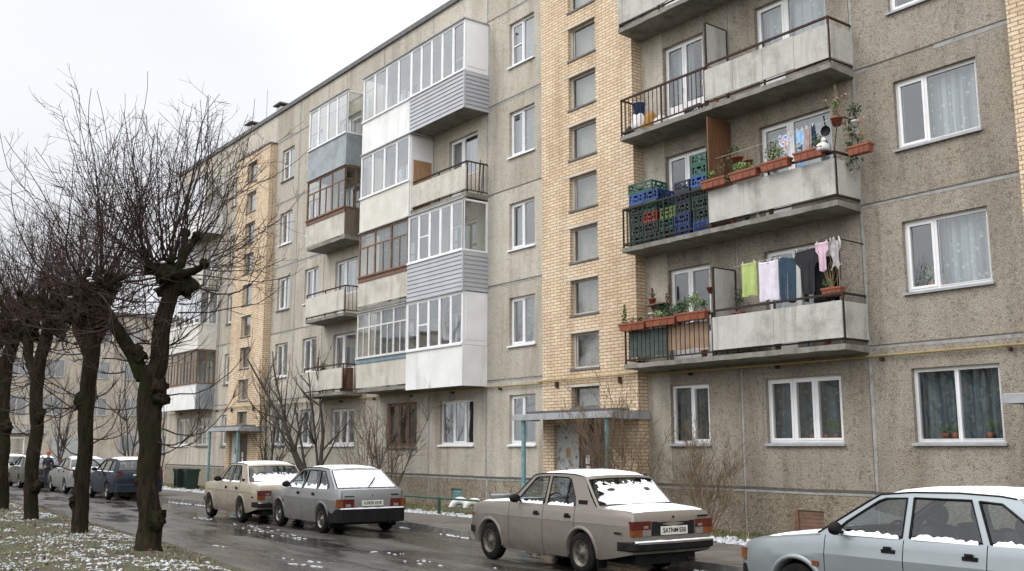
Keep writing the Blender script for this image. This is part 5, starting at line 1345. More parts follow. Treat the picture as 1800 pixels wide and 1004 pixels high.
lime((-36.4, -10.15), 52, [(0,0,36), (2,12,30), (6,100,27), (10,200,27), (14,250,28)], [[(10,220,22), (36,270,20,.3), (44,290,22,.4)]], [(16,268,30,26,0,1.), (46,298,24,22,.4,.8)], 'farthest pollarded lime of the row, only its shoots seen past the left edge', 27, nsh=24, lm=(2.0,3.0), low=14, fine=False)

def bush(base, n, h, spread, label, seed, mat, r0=.02, lean=(0,0), name='shrub', cat='shrub', group=None, sub=4, twig=1., trunked=0):
    rg = random.Random(seed); root = empty(name, base, 0, label, cat, group); st = MB(); tw = MB()
    for i in range(n):
        az = rg.uniform(0, 2*PI); tilt = rg.uniform(.05, spread)
        d = V((math.cos(az)*tilt+lean[0], math.sin(az)*tilt*.7+lean[1], 1)); l = h*rg.uniform(.6, 1.05)
        p = V((math.cos(az)*.12*rg.random(), math.sin(az)*.12*rg.random(), -.05))
        pts = curve(st, p, d, l, r0*rg.uniform(.6, 1.1), r0*.22, .12, .13, rg, 9, 6 if r0 > .03 else 5, 0)
        for k in range(sub):
            t = rg.uniform(.22, .95); j = min(8, int(t*9)); dd = (pts[j+1]-pts[j]).normalized(); s2 = dd.cross(V((rg.uniform(-1,1), rg.uniform(-1,1), rg.uniform(-.2,.6)))).normalized()
            b = curve(tw, pts[j], dd*.9+s2*.75, l*rg.uniform(.25, .5)*(1.2-.6*t), r0*lerp(.55, .25, t), .0035, .3, .16, rg, 7, 4, 0)
            for q in range(int(rg.randint(3, 6)*twig)):
                e = rg.randrange(1, 7); d2 = (b[e+1]-b[e]).normalized(); s3 = d2.cross(V((rg.uniform(-1,1), rg.uniform(-1,1), rg.uniform(-1,1)))).normalized()
                c_ = curve(tw, b[e], d2*.8+s3*.8, rg.uniform(.2, .55)*h/3.4, .0055, .002, .25, .17, rg, 4, 3, 0)
                if rg.random() < .6: curve(tw, c_[2], d2+s3.cross(d2)*.9, rg.uniform(.12, .3)*h/3.4, .0032, .0016, .2, .15, rg, 3, 3, 0)
    st.build('stems', mat, root); tw.build('twigs', mat, root); return root
GS = 'bare shrubs under the facade'
bush((-29.9, -1.25, .1), 5, 5.6, .42, 'taller bare multi-stemmed tree leaning left behind the silver grey hatchback', 31, M_TRUNK2, .095, (-.36, -.05), 'multi_stem_tree', 'tree', None, 9, 1.6)
bush((-33.7, -1.3, .1), 8, 4.9, .38, 'bare clump of thin upright stems behind the cream sedan', 35, M_TRUNK2, .035, (-.08, 0), group=GS, sub=7, twig=1.4)
bush((-25.8, -1.15, .1), 9, 3.6, .62, 'bare spreading shrub behind the snowy hatch window, below the lowest glazed balconies', 37, M_STEM, .026, (-.1, 0), group=GS, sub=7, twig=1.4)
bush((-27.6, -1.0, .1), 6, 3.1, .5, 'thin grey shrub between the leaning tree and the spreading shrub', 39, M_STEM, .02, (0, 0), group=GS, sub=6, twig=1.2)
bush((-15.75, -1.25, .1), 17, 3.0, .5, 'tan twiggy shrub beside the near entrance canopy, taller of the two there', 41, M_STEM2, .017, (-.12, 0), group=GS, sub=7, twig=1.3)
bush((-13.55, -1.1, .1), 15, 2.3, .62, 'tan twiggy shrub under the three-pane ground floor window, behind the nearest boot', 43, M_STEM2, .014, (0, 0), group=GS, sub=7, twig=1.3)
bush((-56.5, 1.2, 0), 40, 1.7, .6, 'low rust brown bush beside the dark blue estate, at the block corner', 47, pm('rust_stems', (.20,.085,.05), (.13,.055,.035), 5, .85), .012, (0,0), group=None, sub=4, twig=.6)
bush((-58, 1.8, 0), 2, 6.2, .15, 'leaning bare tree at the far end of the block, behind the parked estate', 49, M_TRUNK2, .12, (-.55, .1), 'leaning_tree', 'tree', None, 14, 1.2)
GB = 'bare trees before the far building'
for i, (x, y, h, lb) in enumerate(((-66, -1, 7.5, 'bare slender tree before the far building, just right of the walking person'), (-70, 4.5, 8.5, 'bare slender tree before the far grey building, right of the roller door'), (-74, -6.5, 9, 'bare slender tree before the far building, left of the walking person'), (-62, 3.5, 7, 'bare slender tree nearest the block corner, before the far grey building'))):
    bush((x, y, 0), 3, h, .2, lb, 60+i, M_TRUNK2, .09, (0,0), 'bare_tree', 'tree', GB, 9, .9)
for i, (x, y) in enumerate(((-34, -31), (-24, -28), (-13, -30), (-2, -33), (9, -29))):   # across the street, seen only in the window glass
    bush((x, y, 0), 5, 9.5, .32, 'tall bare street tree across the road, mirrored in the window panes', 80+i, M_TRUNK2, .13, (0,0), 'street_tree', 'tree', 'street trees across the road', 10, 1.3)

# ------------------------------------------------------------------ far building closing the street, and the block across the road
M_FARW = plaster('far_panel_render', (.40,.365,.305), (.33,.30,.25), (.46,.425,.365), 20, 3, .5)
M_FARFRAME = pm('far_frame', (.36,.36,.35), (.28,.28,.27), 3, .6)
M_FARGLASS = pm('far_glass', (.22,.225,.22), (.16,.165,.165), .4, .25)
fb = empty('far_building', (-85, 0, 0), 0, 'grey panel building closing the street behind the roadside trees', 'building')
def fpart(mb, name, mats): return mb.build(name, mats, fb, world=True)
m = MB(); m.box(-97, -85, -40, 34, 0, 12.6); fpart(m, 'wall', M_FARW)
m = MB(); m.box(-97.2, -84.8, -40.2, 34.2, 12.6, 12.85); fpart(m, 'roof', M_FLASH)
m = MB()
for y in range(-39, 34, 6): m.box(-85.0, -84.985, y-.05, y+.05, .5, 12.5)
for z in (3.4, 6.3, 9.3): m.box(-85, -84.986, -40, 34, z-.05, z+.05)
fpart(m, 'panel_joint', M_JOINT)
for n in range(4):
    for y in range(-36, 33, 6):
        for dy in (0, 2.6):
            if n == 0 and -7 < y+dy < 7: continue
            z = 1.4+n*2.95; f = MB(); a, b = y+dy-.75, y+dy+.75
            f.box(-84.99, -84.94, a, b, z, z+.08); f.box(-84.99, -84.94, a, b, z+1.37, z+1.45); f.box(-84.99, -84.94, a, a+.08, z+.08, z+1.37); f.box(-84.99, -84.94, b-.08, b, z+.08, z+1.37); f.box(-84.99, -84.94, y+dy-.05, y+dy+.05, z+.08, z+1.37)
            o = fpart(f, 'window', M_FARFRAME); g_ = MB(); g_.quad((-84.97, a+.06, z+.06), (-84.97, b-.06, z+.06), (-84.97, b-.06, z+1.39), (-84.97, a+.06, z+1.39)); sub(g_, 'pane', M_FARGLASS if 'M_FARGLASS' in globals() else M_BLUEBAND, o)
m = MB(); m.box(-85, -84.9, 2.7, 5.0, 0, 2.6)
for k in range(12): m.box(-84.9, -84.88, 2.75, 4.95, .05+k*.21, .05+k*.21+.19, 1)
fpart(m, 'roller_door', [M_SILLM, pm('roller_slats', (.36,.37,.35), (.30,.31,.29), 3, .6)])
m = MB(); m.box(-85, -84.6, -7, 2.3, 2.9, 3.15); fpart(m, 'shop_canopy', M_CANOPY)
for (a, b) in ((-6.4, -4.2), (-3.8, -1.6), (-1.2, .8)):
    f = MB(); f.box(-84.99, -84.93, a, b, .7, 2.6); o = fpart(f, 'shop_window', M_OLDWHITE); g_ = MB(); g_.quad((-84.925, a+.1, .8), (-84.925, b-.1, .8), (-84.925, b-.1, 2.5), (-84.925, a+.1, 2.5)); sub(g_, 'pane', M_CURT[3], o)
m = MB(); m.tube([(-72, 2.2, 0), (-72, 2.2, 7.5)], [.14, .09], 10); o = m.build('lamp_pole', M_STEEL); tag(o, 'grey concrete lamp pole before the far building, left of the leaning tree', 'lamp pole')
ob = empty('opposite_building', (-25, -62, 0), 0, 'long grey panel block across the road, mirrored in the ground floor windows', 'building')
m = MB(); m.box(-80, 40, -74, -62, 0, 14.5); m.build('wall', M_FARW, ob, world=True)
m = MB()
for n in range(5):
    for x in range(-78, 40, 3): m.box(x, x+1.5, -62, -61.97, 1.6+n*2.7, 2.9+n*2.7)
m.build('window_band', M_BLUEGREY, ob, world=True)['kind'] = 'stuff'

# ------------------------------------------------------------------ person walking at the far end of the road
def person(loc, rz):
    root = empty('person', loc, rz, 'person in dark jacket, trousers and orange red knit cap, hands joined in front', 'person')
    def skin(name, pts, edges, mat, lvl=2):
        me = bpy.data.meshes.new(name); me.from_pydata([p[:3] for p in pts], edges, []); o = bpy.data.objects.new(name, me); COL.objects.link(o)
        md = o.modifiers.new('Skin', 'SKIN'); o.modifiers.new('Sub', 'SUBSURF').levels = lvl
        for i, p in enumerate(pts): me.skin_vertices[0].data[i].radius = (p[3], p[4] if len(p) > 4 else p[3])
        me.skin_vertices[0].data[0].use_root = True; md.use_smooth_shade = True
        bpy.context.view_layer.update(); ev = bpy.data.meshes.new_from_object(o.evaluated_get(bpy.context.evaluated_depsgraph_get()))
        bpy.data.objects.remove(o); ev.materials.clear(); ev.materials.append(mat); ev.name = name
        q = bpy.data.objects.new(name, ev); COL.objects.link(q); q.parent = root; return q
    # facing +x; one continuous body
    B = [(0,0,.95,.15,.12), (0,0,1.12,.14,.11), (.01,0,1.3,.17,.12), (0,0,1.44,.12,.1), (.01,0,1.52,.055), (.02,0,1.60,.085,.075), (.02,0,1.70,.085,.08), (.015,0,1.77,.05),
         (0,.17,1.40,.075), (-.03,.24,1.15,.06), (.17,.13,1.04,.045), (.26,.04,1.05,.035),
         (0,-.17,1.40,.075), (-.03,-.24,1.15,.06), (.17,-.13,1.04,.045), (.26,-.04,1.05,.035),
         (.0,.10,.88,.105), (.07,.10,.50,.072), (.0,.10,.09,.05), (.14,.10,.05,.04),
         (.0,-.10,.88,.105), (-.02,-.10,.50,.072), (-.16,-.10,.11,.05), (-.03,-.10,.05,.04)]
    E = [(0,1),(1,2),(2,3),(3,4),(4,5),(5,6),(6,7),(3,8),(8,9),(9,10),(10,11),(3,12),(12,13),(13,14),(14,15),(0,16),(16,17),(17,18),(18,19),(0,20),(20,21),(21,22),(22,23)]
    m, nt, b = newmat('person_body'); b.inputs['Roughness'].default_value = .85
    tc_ = nt.nodes.new('ShaderNodeTexCoord'); sp_ = nt.nodes.new('ShaderNodeSeparateXYZ'); nt.links.new(tc_.outputs['Object'], sp_.inputs[0])
    dv = nd(nt, 'ShaderNodeMath', operation='DIVIDE'); nt.links.new(sp_.outputs[2], dv.inputs[0]); dv.inputs[1].default_value = 1.8
    cr_ = nt.nodes.new('ShaderNodeValToRGB'); cr_.color_ramp.interpolation = 'CONSTANT'; e = cr_.color_ramp.elements
    e[0].position = 0; e[0].color = (.02,.02,.02,1); e[1].position = .84; e[1].color = (.45,.27,.2,1)
    for p_, c_ in ((.06, (.03,.035,.045,1)), (.5, (.018,.022,.03,1))): k = e.new(p_); k.color = c_
    nt.links.new(dv.outputs[0], cr_.inputs[0]); nt.links.new(cr_.outputs[0], b.inputs['Base Color'])
    skin('body', B, E, m)
    sk = pm('hand_skin', (.45,.27,.2), (.38,.22,.16), 8, .6)
    for s_ in (1, -1):
        h = MB(); h.blob((.285, s_*.035, 1.05), (.05,.028,.042), 0, 8, 6, .1)
        for q in range(4): h.tube([(.30, s_*.05, 1.075-q*.02), (.345-.004*q, s_*.03, 1.072-q*.021), (.345-.004*q, -s_*.005, 1.068-q*.021)], [.011, .010, .008], 5)
        h.tube([(.28, s_*.03, 1.085), (.31, s_*.005, 1.10)], [.012, .009], 5); h.build('hand', sk, root)
    c = MB(); c.lathe([(.108,1.70), (.112,1.73), (.10,1.79), (.06,1.835), (.001,1.845)], (.018,0,0), 14); c.build('knit_cap', pm('orange_red_wool', (.50,.09,.03), (.42,.07,.025), 30, .9), root)
    f = MB(); f.blob((.105,0,1.655), (.02,.014,.02), 0, 6, 5, 0); f.build('nose', sk, root)
    ey = MB()
    for s_ in (1, -1): ey.blob((.097, s_*.034, 1.685), (.008,.011,.008), 0, 6, 5, 0)
    ey.blob((.098,0,1.615), (.006,.024,.006), 0, 6, 5, 0); ey.build('face_features', M_DARK, root)
    return root
p_ = person((-48.3, -5.42, 0), R(-35)); p_.scale = (.91,.91,.91)
# ------------------------------------------------------------------ things on the balconies
F2, F3, F4 = zsl(0)+.103, zsl(1)+.103, zsl(2)+.103        # slab tops of the second, third and fourth storeys
YR = -DY+.03                                               # railing line
CC = {'green': pm('green_crate', (.012,.085,.058), (.009,.065,.045), 6, .5), 'dark green': pm('dark_green_crate', (.008,.028,.024), (.012,.042,.034), 6, .5), 'blue': pm('blue_crate', (.010,.04,.15), (.008,.03,.11), 6, .5),
      'navy': pm('navy_crate', (.009,.014,.030), (.013,.02,.045), 6, .5), 'red': pm('red_crate', (.24,.04,.022), (.18,.028,.017), 6, .5), 'grey': pm('dark_grey_crate', (.018,.02,.02), (.028,.03,.03), 6, .5),
      'yellow green': pm('yellow_green_crate', (.13,.21,.045), (.09,.15,.035), 6, .5), 'bright blue': pm('bright_blue_crate', (.014,.07,.27), (.011,.055,.2), 6, .5)}
def crate_mesh(w, d, h, lattice=False):
    m = MB(); t = .014
    m.box(-w/2, w/2, -d/2, d/2, 0, .012)
    for sx_ in (-1, 1):
        for sy in (-1, 1): m.box(sx_*w/2, sx_*(w/2-.04), sy*d/2, sy*(d/2-.04), .012, h)
    for sd, L_, ax_ in ((-1, w, 'x'), (1, w, 'x'), (-1, d, 'y'), (1, d, 'y')):
        off = sd*((d if ax_ == 'x' else w)/2-t/2-.002)
        def bar(a, b, z0, z1, e=0):
            if ax_ == 'x': m.box(a, b, off-t/2-e, off+t/2+e, z0, z1)
            else: m.box(off-t/2-e, off+t/2+e, a, b, z0, z1)
        q = L_/2-.041
        bar(-q, q, h-.045, h-.004, .003); bar(-q, q, .013, .055, .001)
        if lattice:
            k = int(L_/.055)
            for i in range(k): x = lerp(-q, q, (i+.5)/k); bar(x-.009, x+.009, .056, h-.046)
            for z in (.1, .15): bar(-q, q, z, z+.018, -.002)
        else:
            bar(-q, -.07, h*.52, h*.60); bar(.07, q, h*.52, h*.60); bar(-.07, .07, h*.40, h*.60, .002)
            for x in (-q*.66, -q*.33, q*.33, q*.66): bar(x-.012, x+.012, .056, h*.52, -.001)
            for x in (-q*.5, q*.5): bar(x-.03, x+.03, h*.6, h-.046, -.001)
    return m
cr0 = {}
def crate(col, loc, w, d, h, rz, label, lattice=False):
    key = (col, w, d, h, lattice)
    if key in cr0:
        o = cr0[key].copy(); COL.objects.link(o)
    else: o = cr0[key] = crate_mesh(w, d, h, lattice).build('crate', CC[col])
    o.location = loc; o.rotation_euler = (0, 0, rz)
    return tag(o, label, 'crate', 'plastic crates stacked on the balcony')
ORD = ['bottom', 'second from bottom', 'third from bottom', 'fourth from bottom', 'fifth from bottom', 'sixth from bottom', 'topmost']
STK = [(-15.76, 'leftmost', ['dark green', 'dark green', 'dark green', 'dark green', 'bright blue']), (-15.30, 'second', ['dark green', 'grey', 'red', 'green', 'blue']), (-14.83, 'middle low', ['dark green', 'green', 'yellow green']),
       (-14.36, 'fourth', ['blue', 'blue', 'dark green', 'navy', 'navy']), (-13.84, 'rightmost tall', ['bright blue', 'dark green', 'dark green', 'dark green', 'bright blue', 'green', 'green'])]
for x, nm_, cs in STK:
    z = F3
    for i, c in enumerate(cs):
        crate(c, (x+rng.uniform(-.012, .012), -.36+rng.uniform(-.02, .02), z), .44, .56, .24, R(rng.uniform(-2.5, 2.5)), f'{c} plastic crate, {ORD[i]} of the {nm_} stack of crates', c == 'bright blue' and i == 0); z += .243
crate('green', (-15.66, -.36, F3+5*.243), .72, .5, .25, R(3), 'wide green plastic crate lying across the top of the leftmost stack of crates')

def leaves(mb, c, r, n, sz, rg, m=1, droop=0, up=.3):
    for i in range(n):
        d = V((rg.gauss(0,1), rg.gauss(0,1), rg.gauss(0,.8)+up)).normalized()*rg.random()**.5
        p = V(c)+V((d.x*r[0], d.y*r[1], d.z*r[2])); a = V((rg.uniform(-1,1), rg.uniform(-1,1), rg.uniform(-.6,.8)-droop)).normalized()*sz*rg.uniform(.6,1.3); b = a.cross(V((rg.uniform(-1,1), rg.uniform(-1,1), rg.uniform(-1,1)))).normalized()*sz*.35
        mb.add([p-a*.5, p+b, p+a*.6, p-b], [(0,1,2,3)], m)
def planter(x0, x1, y, z, label, plant, seed, rz=0, dep=.17, h=.16, g='terracotta window boxes on the railings'):
    rg = random.Random(seed); w_ = x1-x0; root = empty('flower_box', ((x0+x1)/2, y, z), rz, label, 'flower box', g)
    p = MB(); a, b = w_/2, dep/2; t = .85
    o = [(-a*.93,-b*t,0),(a*.93,-b*t,0),(a*.93,b*t,0),(-a*.93,b*t,0),(-a,-b,h),(a,-b,h),(a,b,h),(-a,b,h)]
    p.add(o, [(0,3,2,1),(0,1,5,4),(1,2,6,5),(2,3,7,6),(3,0,4,7)], 0)
    p.box(-a-.012, a+.012, -b-.012, -b+.01, h-.03, h+.005); p.box(-a-.012, a+.012, b-.01, b+.012, h-.03, h+.005); p.box(-a-.012, -a+.01, -b+.01, b-.01, h-.03, h+.005); p.box(a-.01, a+.012, -b+.01, b-.01, h-.03, h+.005)
    p.quad((-a+.01,-b+.01,h-.025),(a-.01,-b+.01,h-.025),(a-.01,b-.01,h-.025),(-a+.01,b-.01,h-.025), 1)
    for q in range(1, 4): p.box(-a+w_*q/4-.006, -a+w_*q/4+.006, -b-.004, -b+.002, .01, h-.031)
    p.build('box', [M_TERRA, M_EARTH], root)
    for k, f in enumerate(plant):
        m = MB(); f(m, rg, a); m.build('plant', [M_STEM, M_LEAF, M_LEAF2, M_LEAFD, M_DRY, M_PINK], root)
    return root
M_PINK = pm('dried_pink_flower', (.50,.30,.27), (.38,.22,.20), 12, .8)
def pl_bush(x, h, m=1, r=.16, n=90, sz=.05): return lambda mb, rg, a: (leaves(mb, (x*a, 0, .15+h*.5), (r, .10, h*.55), n, sz, rg, m), [mb.tube([(x*a+rg.uniform(-.05,.05), 0, .12), (x*a+rg.uniform(-.1,.1), rg.uniform(-.05,.05), .15+h*.8)], .005, 4, 0) for _ in range(6)])
def pl_conifer(x, h): return lambda mb, rg, a: [leaves(mb, (x*a, 0, .14+h*i/9), (.11*(1-i/10)+.015, .09*(1-i/10)+.015, .05), 26-2*i, .045, rg, 3, 0, .8) for i in range(10)]
def pl_dry(x, h, n=9): return lambda mb, rg, a: [(mb.tube([(x*a+rg.uniform(-.1,.1), 0, .1), (x*a+(u := rg.uniform(-.2,.2)), rg.uniform(-.06,.06), .1+h*.6), (x*a+u*1.5, rg.uniform(-.1,.1), .1+h*rg.uniform(.8,1.1))], .005, 4, 4), leaves(mb, (x*a+u*1.5, 0, .1+h*.95), (.06,.05,.06), 5, .05, rg, 5)) for _ in range(n)]
def pl_trail(x, l, m=1): return lambda mb, rg, a: [mb.tube([(0,0,.1),(x*a*.6,-.01,.16),(x*a,-.03,.1),(x*a,-.03,.14-l)], .006, 4, 0)]+[leaves(mb, (x*a+rg.uniform(-.12,.12), -.03, .12-l*t/6), (.04,.04,.06), 9, .045, rg, m, .6) for t in range(7) for _ in (0,1)]
planter(-13.56, -12.92, YR-.13, F3+.80, 'terracotta flower box with low green herbs, leftmost of the four on the concrete panel', [pl_bush(-.4,.22,2,.14,120), pl_bush(.5,.4,4,.1,30,.04), pl_trail(.8,.05)], 1)
planter(-12.80, -12.13, YR-.13, F3+.81, 'terracotta flower box with yellowish foliage, second of four on the concrete panel', [pl_bush(-.45,.22,2,.15,130), pl_bush(.2,.16,2,.15,90)], 2)
planter(-12.03, -11.38, YR-.13, F3+.83, 'terracotta flower box with reddish and green plants, third of four on the concrete panel', [pl_bush(-.5,.4,4,.12,40), pl_bush(.1,.26,2,.2,130), pl_bush(-.1,.5,1,.12,50)], 3)
planter(-11.24, -10.62, YR-.13, F3+.85, 'terracotta flower box with a few bare sprigs, rightmost of the four on the concrete panel', [pl_bush(-.7,.22,4,.1,26), pl_bush(.5,.30,1,.1,60)], 4)
planter(-10.36, -9.92, -.42, F3+.83, 'terracotta flower box hung round the corner of the third-storey balcony', [pl_bush(0,.30,4,.14,50), pl_dry(0,.55,8)], 5)
planter(-16.16, -15.36, YR-.06, F2+.72, 'long terracotta flower box with a small conifer, left end of the barred railing', [pl_conifer(-.72,.42), pl_bush(-.1,.16,4,.14,40), pl_bush(.5,.14,1,.12,36)], 6)
planter(-15.33, -14.45, YR-.06, F2+.74, 'long terracotta flower box with a dwarf conifer, middle of the barred railing', [pl_conifer(.35,.5), pl_bush(-.1,.18,2,.2,90), pl_bush(.8,.26,1,.15,110)], 7)
planter(-14.42, -13.62, YR-.06, F2+.77, 'terracotta flower box full of bright green foliage, right end of the barred railing', [pl_bush(-.55,.34,1,.2,160), pl_bush(.1,.42,2,.22,170), pl_bush(.75,.26,1,.14,80)], 8)
planter(-10.95, -10.55, YR+.12, F2+.88, 'terracotta flower box with tall dry stems and pinkish flowers at the balcony corner', [pl_dry(0,.75,14), pl_bush(-.6,.2,1,.12,50)], 9)
M_WHPOT = pm('white_pot', (.66,.66,.64), (.55,.55,.53), 8, .4)
def pot(loc, r, h, label, fs, mat=None, hang=0, seed=0, g=None):
    rg = random.Random(seed+int(loc[0]*50)); root = empty('potted_plant' if fs else 'flower_pot', loc, 0, label, 'potted plant' if fs else 'flower pot', g)
    p = MB(); p.lathe([(.001,.0),(r*.7,0),(r*.95,h*.8),(r*1.05,h*.8),(r*1.08,h),(r*.95,h),(r*.9,h*.85),(.001,h*.84)], (0,0,0), 14); p.build('pot', mat or M_TERRA, root)
    if fs:
        m = MB()
        for f in fs: f(m, rg, .1)
        m.build('plant', [M_STEM, M_LEAF, M_LEAF2, M_LEAFD, M_DRY, M_PINK], root)
    if hang:
        c = MB()
        for a in (0, 2.1, 4.2): c.tube([(r*math.cos(a), r*math.sin(a), h), (0, 0, hang)], .004, 4)
        c.build('cord', M_DRY, root)
    return root
pot((-10.55, -.5, F3+1.46), .11, .15, 'terracotta pot with grassy plant hanging from cords above the corner flower box', [pl_bush(0,.4,2,.1,60), pl_dry(0,.45,6)], None, .8)
pot((-10.22, -.42, F3+1.36), .07, .12, 'small white pot hanging beside trailing dark greenery on the third storey', [pl_trail(0,.75,3), pl_trail(-.6,.9,3), pl_bush(0,.3,3,.15,110), pl_trail(-1.2,.8,1)], M_WHPOT, .6)
pot((-13.05, -.35, F3+1.35), .12, .12, 'dark terracotta wall pot with trailing plant on the brown board partition', [pl_trail(-1.5,.9,1), pl_bush(-1,.25,1,.14,60)], None, .5)
pot((-12.8, -.3, F3+1.25), .09, .11, 'empty dark terracotta pot hanging right of the brown board partition', [], None, .6)
pot((-13.15, -.35, F2+.7), .13, .17, 'terracotta pot with dark upright plant beside the grey partition, second storey', [pl_bush(0,.55,3,.12,110)], None, 0)
pot((-13.0, -.45, F2+.66), .12, .15, 'terracotta pot without plant beside the dark upright plant, second storey', [], None, 0)
st = MB(); st.box(-13.35, -12.75, -.58, -.2, F2+.61, F2+.655)
for x in (-13.33, -12.79):
    for y in (-.56, -.24): st.box(x, x+.03, y, y+.03, F2, F2+.61)
tag(st.build('plant_stand', M_BAND), 'low brown plant stand carrying two terracotta pots behind the concrete panel', 'plant stand')
sh = MB()
for z in (.98, 1.32): sh.box(-15.95, -15.35, -.27, -.02, F2+z, F2+z+.025)
for x in (-15.93, -15.4): sh.box(x, x+.025, -.05, -.003, F2+.8, F2+1.75)
tag(sh.build('wall_shelf', M_BAND), 'dark wall shelf with plants beside the brick tower, second storey', 'shelf')
pot((-15.8, -.16, F2+1.007), .085, .15, 'square white pot on the lower board of the wall shelf by the brick tower', [], M_WHPOT)
pot((-15.5, -.16, F2+1.007), .08, .12, 'white pot with drooping dark green plant, lower board of the wall shelf', [pl_bush(0,.2,3,.15,100), pl_trail(.3,.25,3), pl_trail(-.8,.2,1)], M_WHPOT)
pot((-15.78, -.16, F2+1.347), .085, .14, 'terracotta pot on the upper board of the wall shelf by the brick tower', [pl_bush(0,.12,1,.06,20)])
pot((-15.55, -.4, F2+.80), .09, .13, 'small white pot with pale flowers just behind the barred railing', [pl_bush(0,.12,5,.08,26)], M_WHPOT, .4)
pot((-13.85, -.35, F2+1.35), .11, .13, 'orange pot hanging left of the grey partition, second storey', [], None, .5)
for i, (x, z) in enumerate(((-12.95, F3), (-12.6, F3), (-12.3, F3), (-12.0, F3))):
    pot((x, YR-.02+.06, z), .06, .13, ['terracotta pot at the left end of the floor gap, third storey', 'green glazed pot second along the floor gap, third storey', 'cream pot third along the floor gap, third storey', 'small terracotta pot fourth along the floor gap, third storey'][i], [], [M_TERRA, CC['green'], M_CREAM, M_TERRA][i])
for i, x in enumerate((-13.85, -12.0, -11.35, -10.9)):
    pot((x, YR+.07, F2), .075, .15, ['terracotta pot on the floor by the middle post, second storey', 'terracotta pot left of centre under the concrete panel, second storey', 'pale bowl shaped pot under the concrete panel, second storey', 'terracotta pot near the corner under the concrete panel, second storey'][i], [], [M_TERRA, M_TERRA, M_BLUEBAND, M_TERRA][i])

# screens tied behind the bars on the second storey
def cloth_sheet(x0, x1, z0, z1, y, mat, name, label, cat, wv=.012, group=None):
    m = MB(); n = 16; k = 8; rows = []
    for i in range(n+1):
        x = lerp(x0, x1, i/n); rows.append([(x+.006*math.sin(j*1.3+i), y+wv*math.sin(i*1.7+x*9)*(.3+j/k), lerp(z1, z0, j/k)+.01*math.sin(i*.8)) for j in range(k+1)])
    m.grid(rows, 0); m.grid([[(p[0], p[1]+.004, p[2]) for p in r_][::-1] for r_ in rows], 0); return tag(m.build(name, mat), label, cat, group)
cloth_sheet(-16.02, -14.86, F2+.13, F2+.72, YR+.05, pm('green_tarpaulin', (.085,.115,.105), (.055,.08,.073), 5, .7, stretch=(1,1,3)), 'tarpaulin', 'grey green tarpaulin tied behind the left half of the barred railing', 'tarpaulin')
cloth_sheet(-14.84, -13.68, F2+.2, F2+.74, YR+.055, pm('peach_sheet', (.38,.26,.17), (.30,.205,.135), 4, .8), 'screen_cloth', 'peach coloured cloth screen behind the right half of the barred railing', 'cloth screen', .006)

# washing
def ln(p, q, sag, label, name='clothesline'):
    m = MB(); m.tube([V(p).lerp(V(q), t/10)-V((0,0,sag*4*(t/10)*(1-t/10))) for t in range(11)], .004, 4); return tag(m.build(name, M_OLDWHITE), label, 'clothesline')
ln((-12.95, -.70, F2+1.73), (-10.47, -.70, F2+1.87), .02, 'clothesline carrying the towels and dark clothes on the second storey')
ln((-13.5, -.52, F3+1.52), (-10.5, -.52, F3+1.62), .03, 'clothesline in front of the third-storey balcony window')
def rod(y0, z, lv, label):
    m = MB(); m.tube([(-10.5, y0, z), (-10.47, -.01, z-.02)], .012, 6); m.tube([(-10.5, y0, z), (-10.5, YR, z-.75)], .01, 6)
    tag(m.build('line_bracket', M_RAIL), label, 'bracket')
rod(-.70, F2+1.9, 2, 'dark rods holding the second-storey clothesline out from the wall'); rod(-.52, F3+1.64, 3, 'dark rods holding the third-storey clothesline out from the wall')
def garment(x0, x1, zt_, zb_, y, mat, name, label, cat, shape='towel', seed=0, pegs=2):
    rg = random.Random(seed); m = MB(); n, k = 20, 14; rows = []; w_ = x1-x0; cx = (x0+x1)/2; h = zt_-zb_
    for i in range(n+1):
        u = i/n*2-1; col = []
        for j in range(k+1):
            v = j/k
            if shape == 'towel': hw_ = 1-.05*v+.03*math.sin(v*5+seed); dz = .015*(1-u*u)*(1-v)
            elif shape == 'shirt': hw_ = (1 if v < .32 else lerp(1, .62, min(1, (v-.32)/.06))); dz = .0
            elif shape == 'bundle': hw_ = .75+.25*math.sin(v*7+seed); dz = .05*math.sin(u*5+seed)
            else: hw_ = 1-.1*v; dz = .02*math.sin(u*3)
            col.append((cx+u*w_/2*hw_, y+.022*math.sin(u*5+seed+v*2)*(.2+v)+.01*math.sin(u*13+seed), zt_-h*v-dz+.012*math.sin(u*4+seed)*v))
        rows.append(col)
    sk = None
    if shape == 'trousers': sk = lambda i, j: j > 4 and abs(i-n//2+.5) < 1.2
    m.grid(rows, 0, True, sk); m.grid([[(p[0], p[1]+.006, p[2]) for p in r_] for r_ in rows][::-1], 0, True, None if not sk else (lambda i, j: sk(n-1-i, j)))
    m.grid([[(p[0], p[1]+dy, p[2]+dz2) for dy, dz2 in ((-.004, -.02), (.003, .012), (.011, -.02))] for p in [r_[0] for r_ in rows]], 0)
    o = m.build(name, mat); tag(o, label, cat, 'washing hung out on the balconies')
    if pegs:
        pgm = MB()
        for q in range(pegs): x = lerp(x0+.04, x1-.04, q/max(1, pegs-1)); pgm.box(x-.006, x+.006, y-.012, y+.016, zt_-.03, zt_+.045)
        pgm.build('clothes_peg', M_OLDWHITE, o)
    return o
cm_ = lambda n, c, c2=None: pm(n, c, c2, 8, .9)
yl = -.70
garment(-12.76, -12.40, F2+1.76, F2+1.11, yl, cm_('lime_towel', (.42,.52,.18), (.36,.45,.15)), 'towel', 'lime green towel, leftmost on the second-storey clothesline', 'towel', 'towel', 1)
garment(-12.34, -11.88, F2+1.72, F2+.97, yl, cm_('lilac_white_cloth', (.70,.66,.72), (.62,.58,.66)), 'towel', 'white lilac towel next to the lime green towel', 'towel', 'towel', 2, 3)
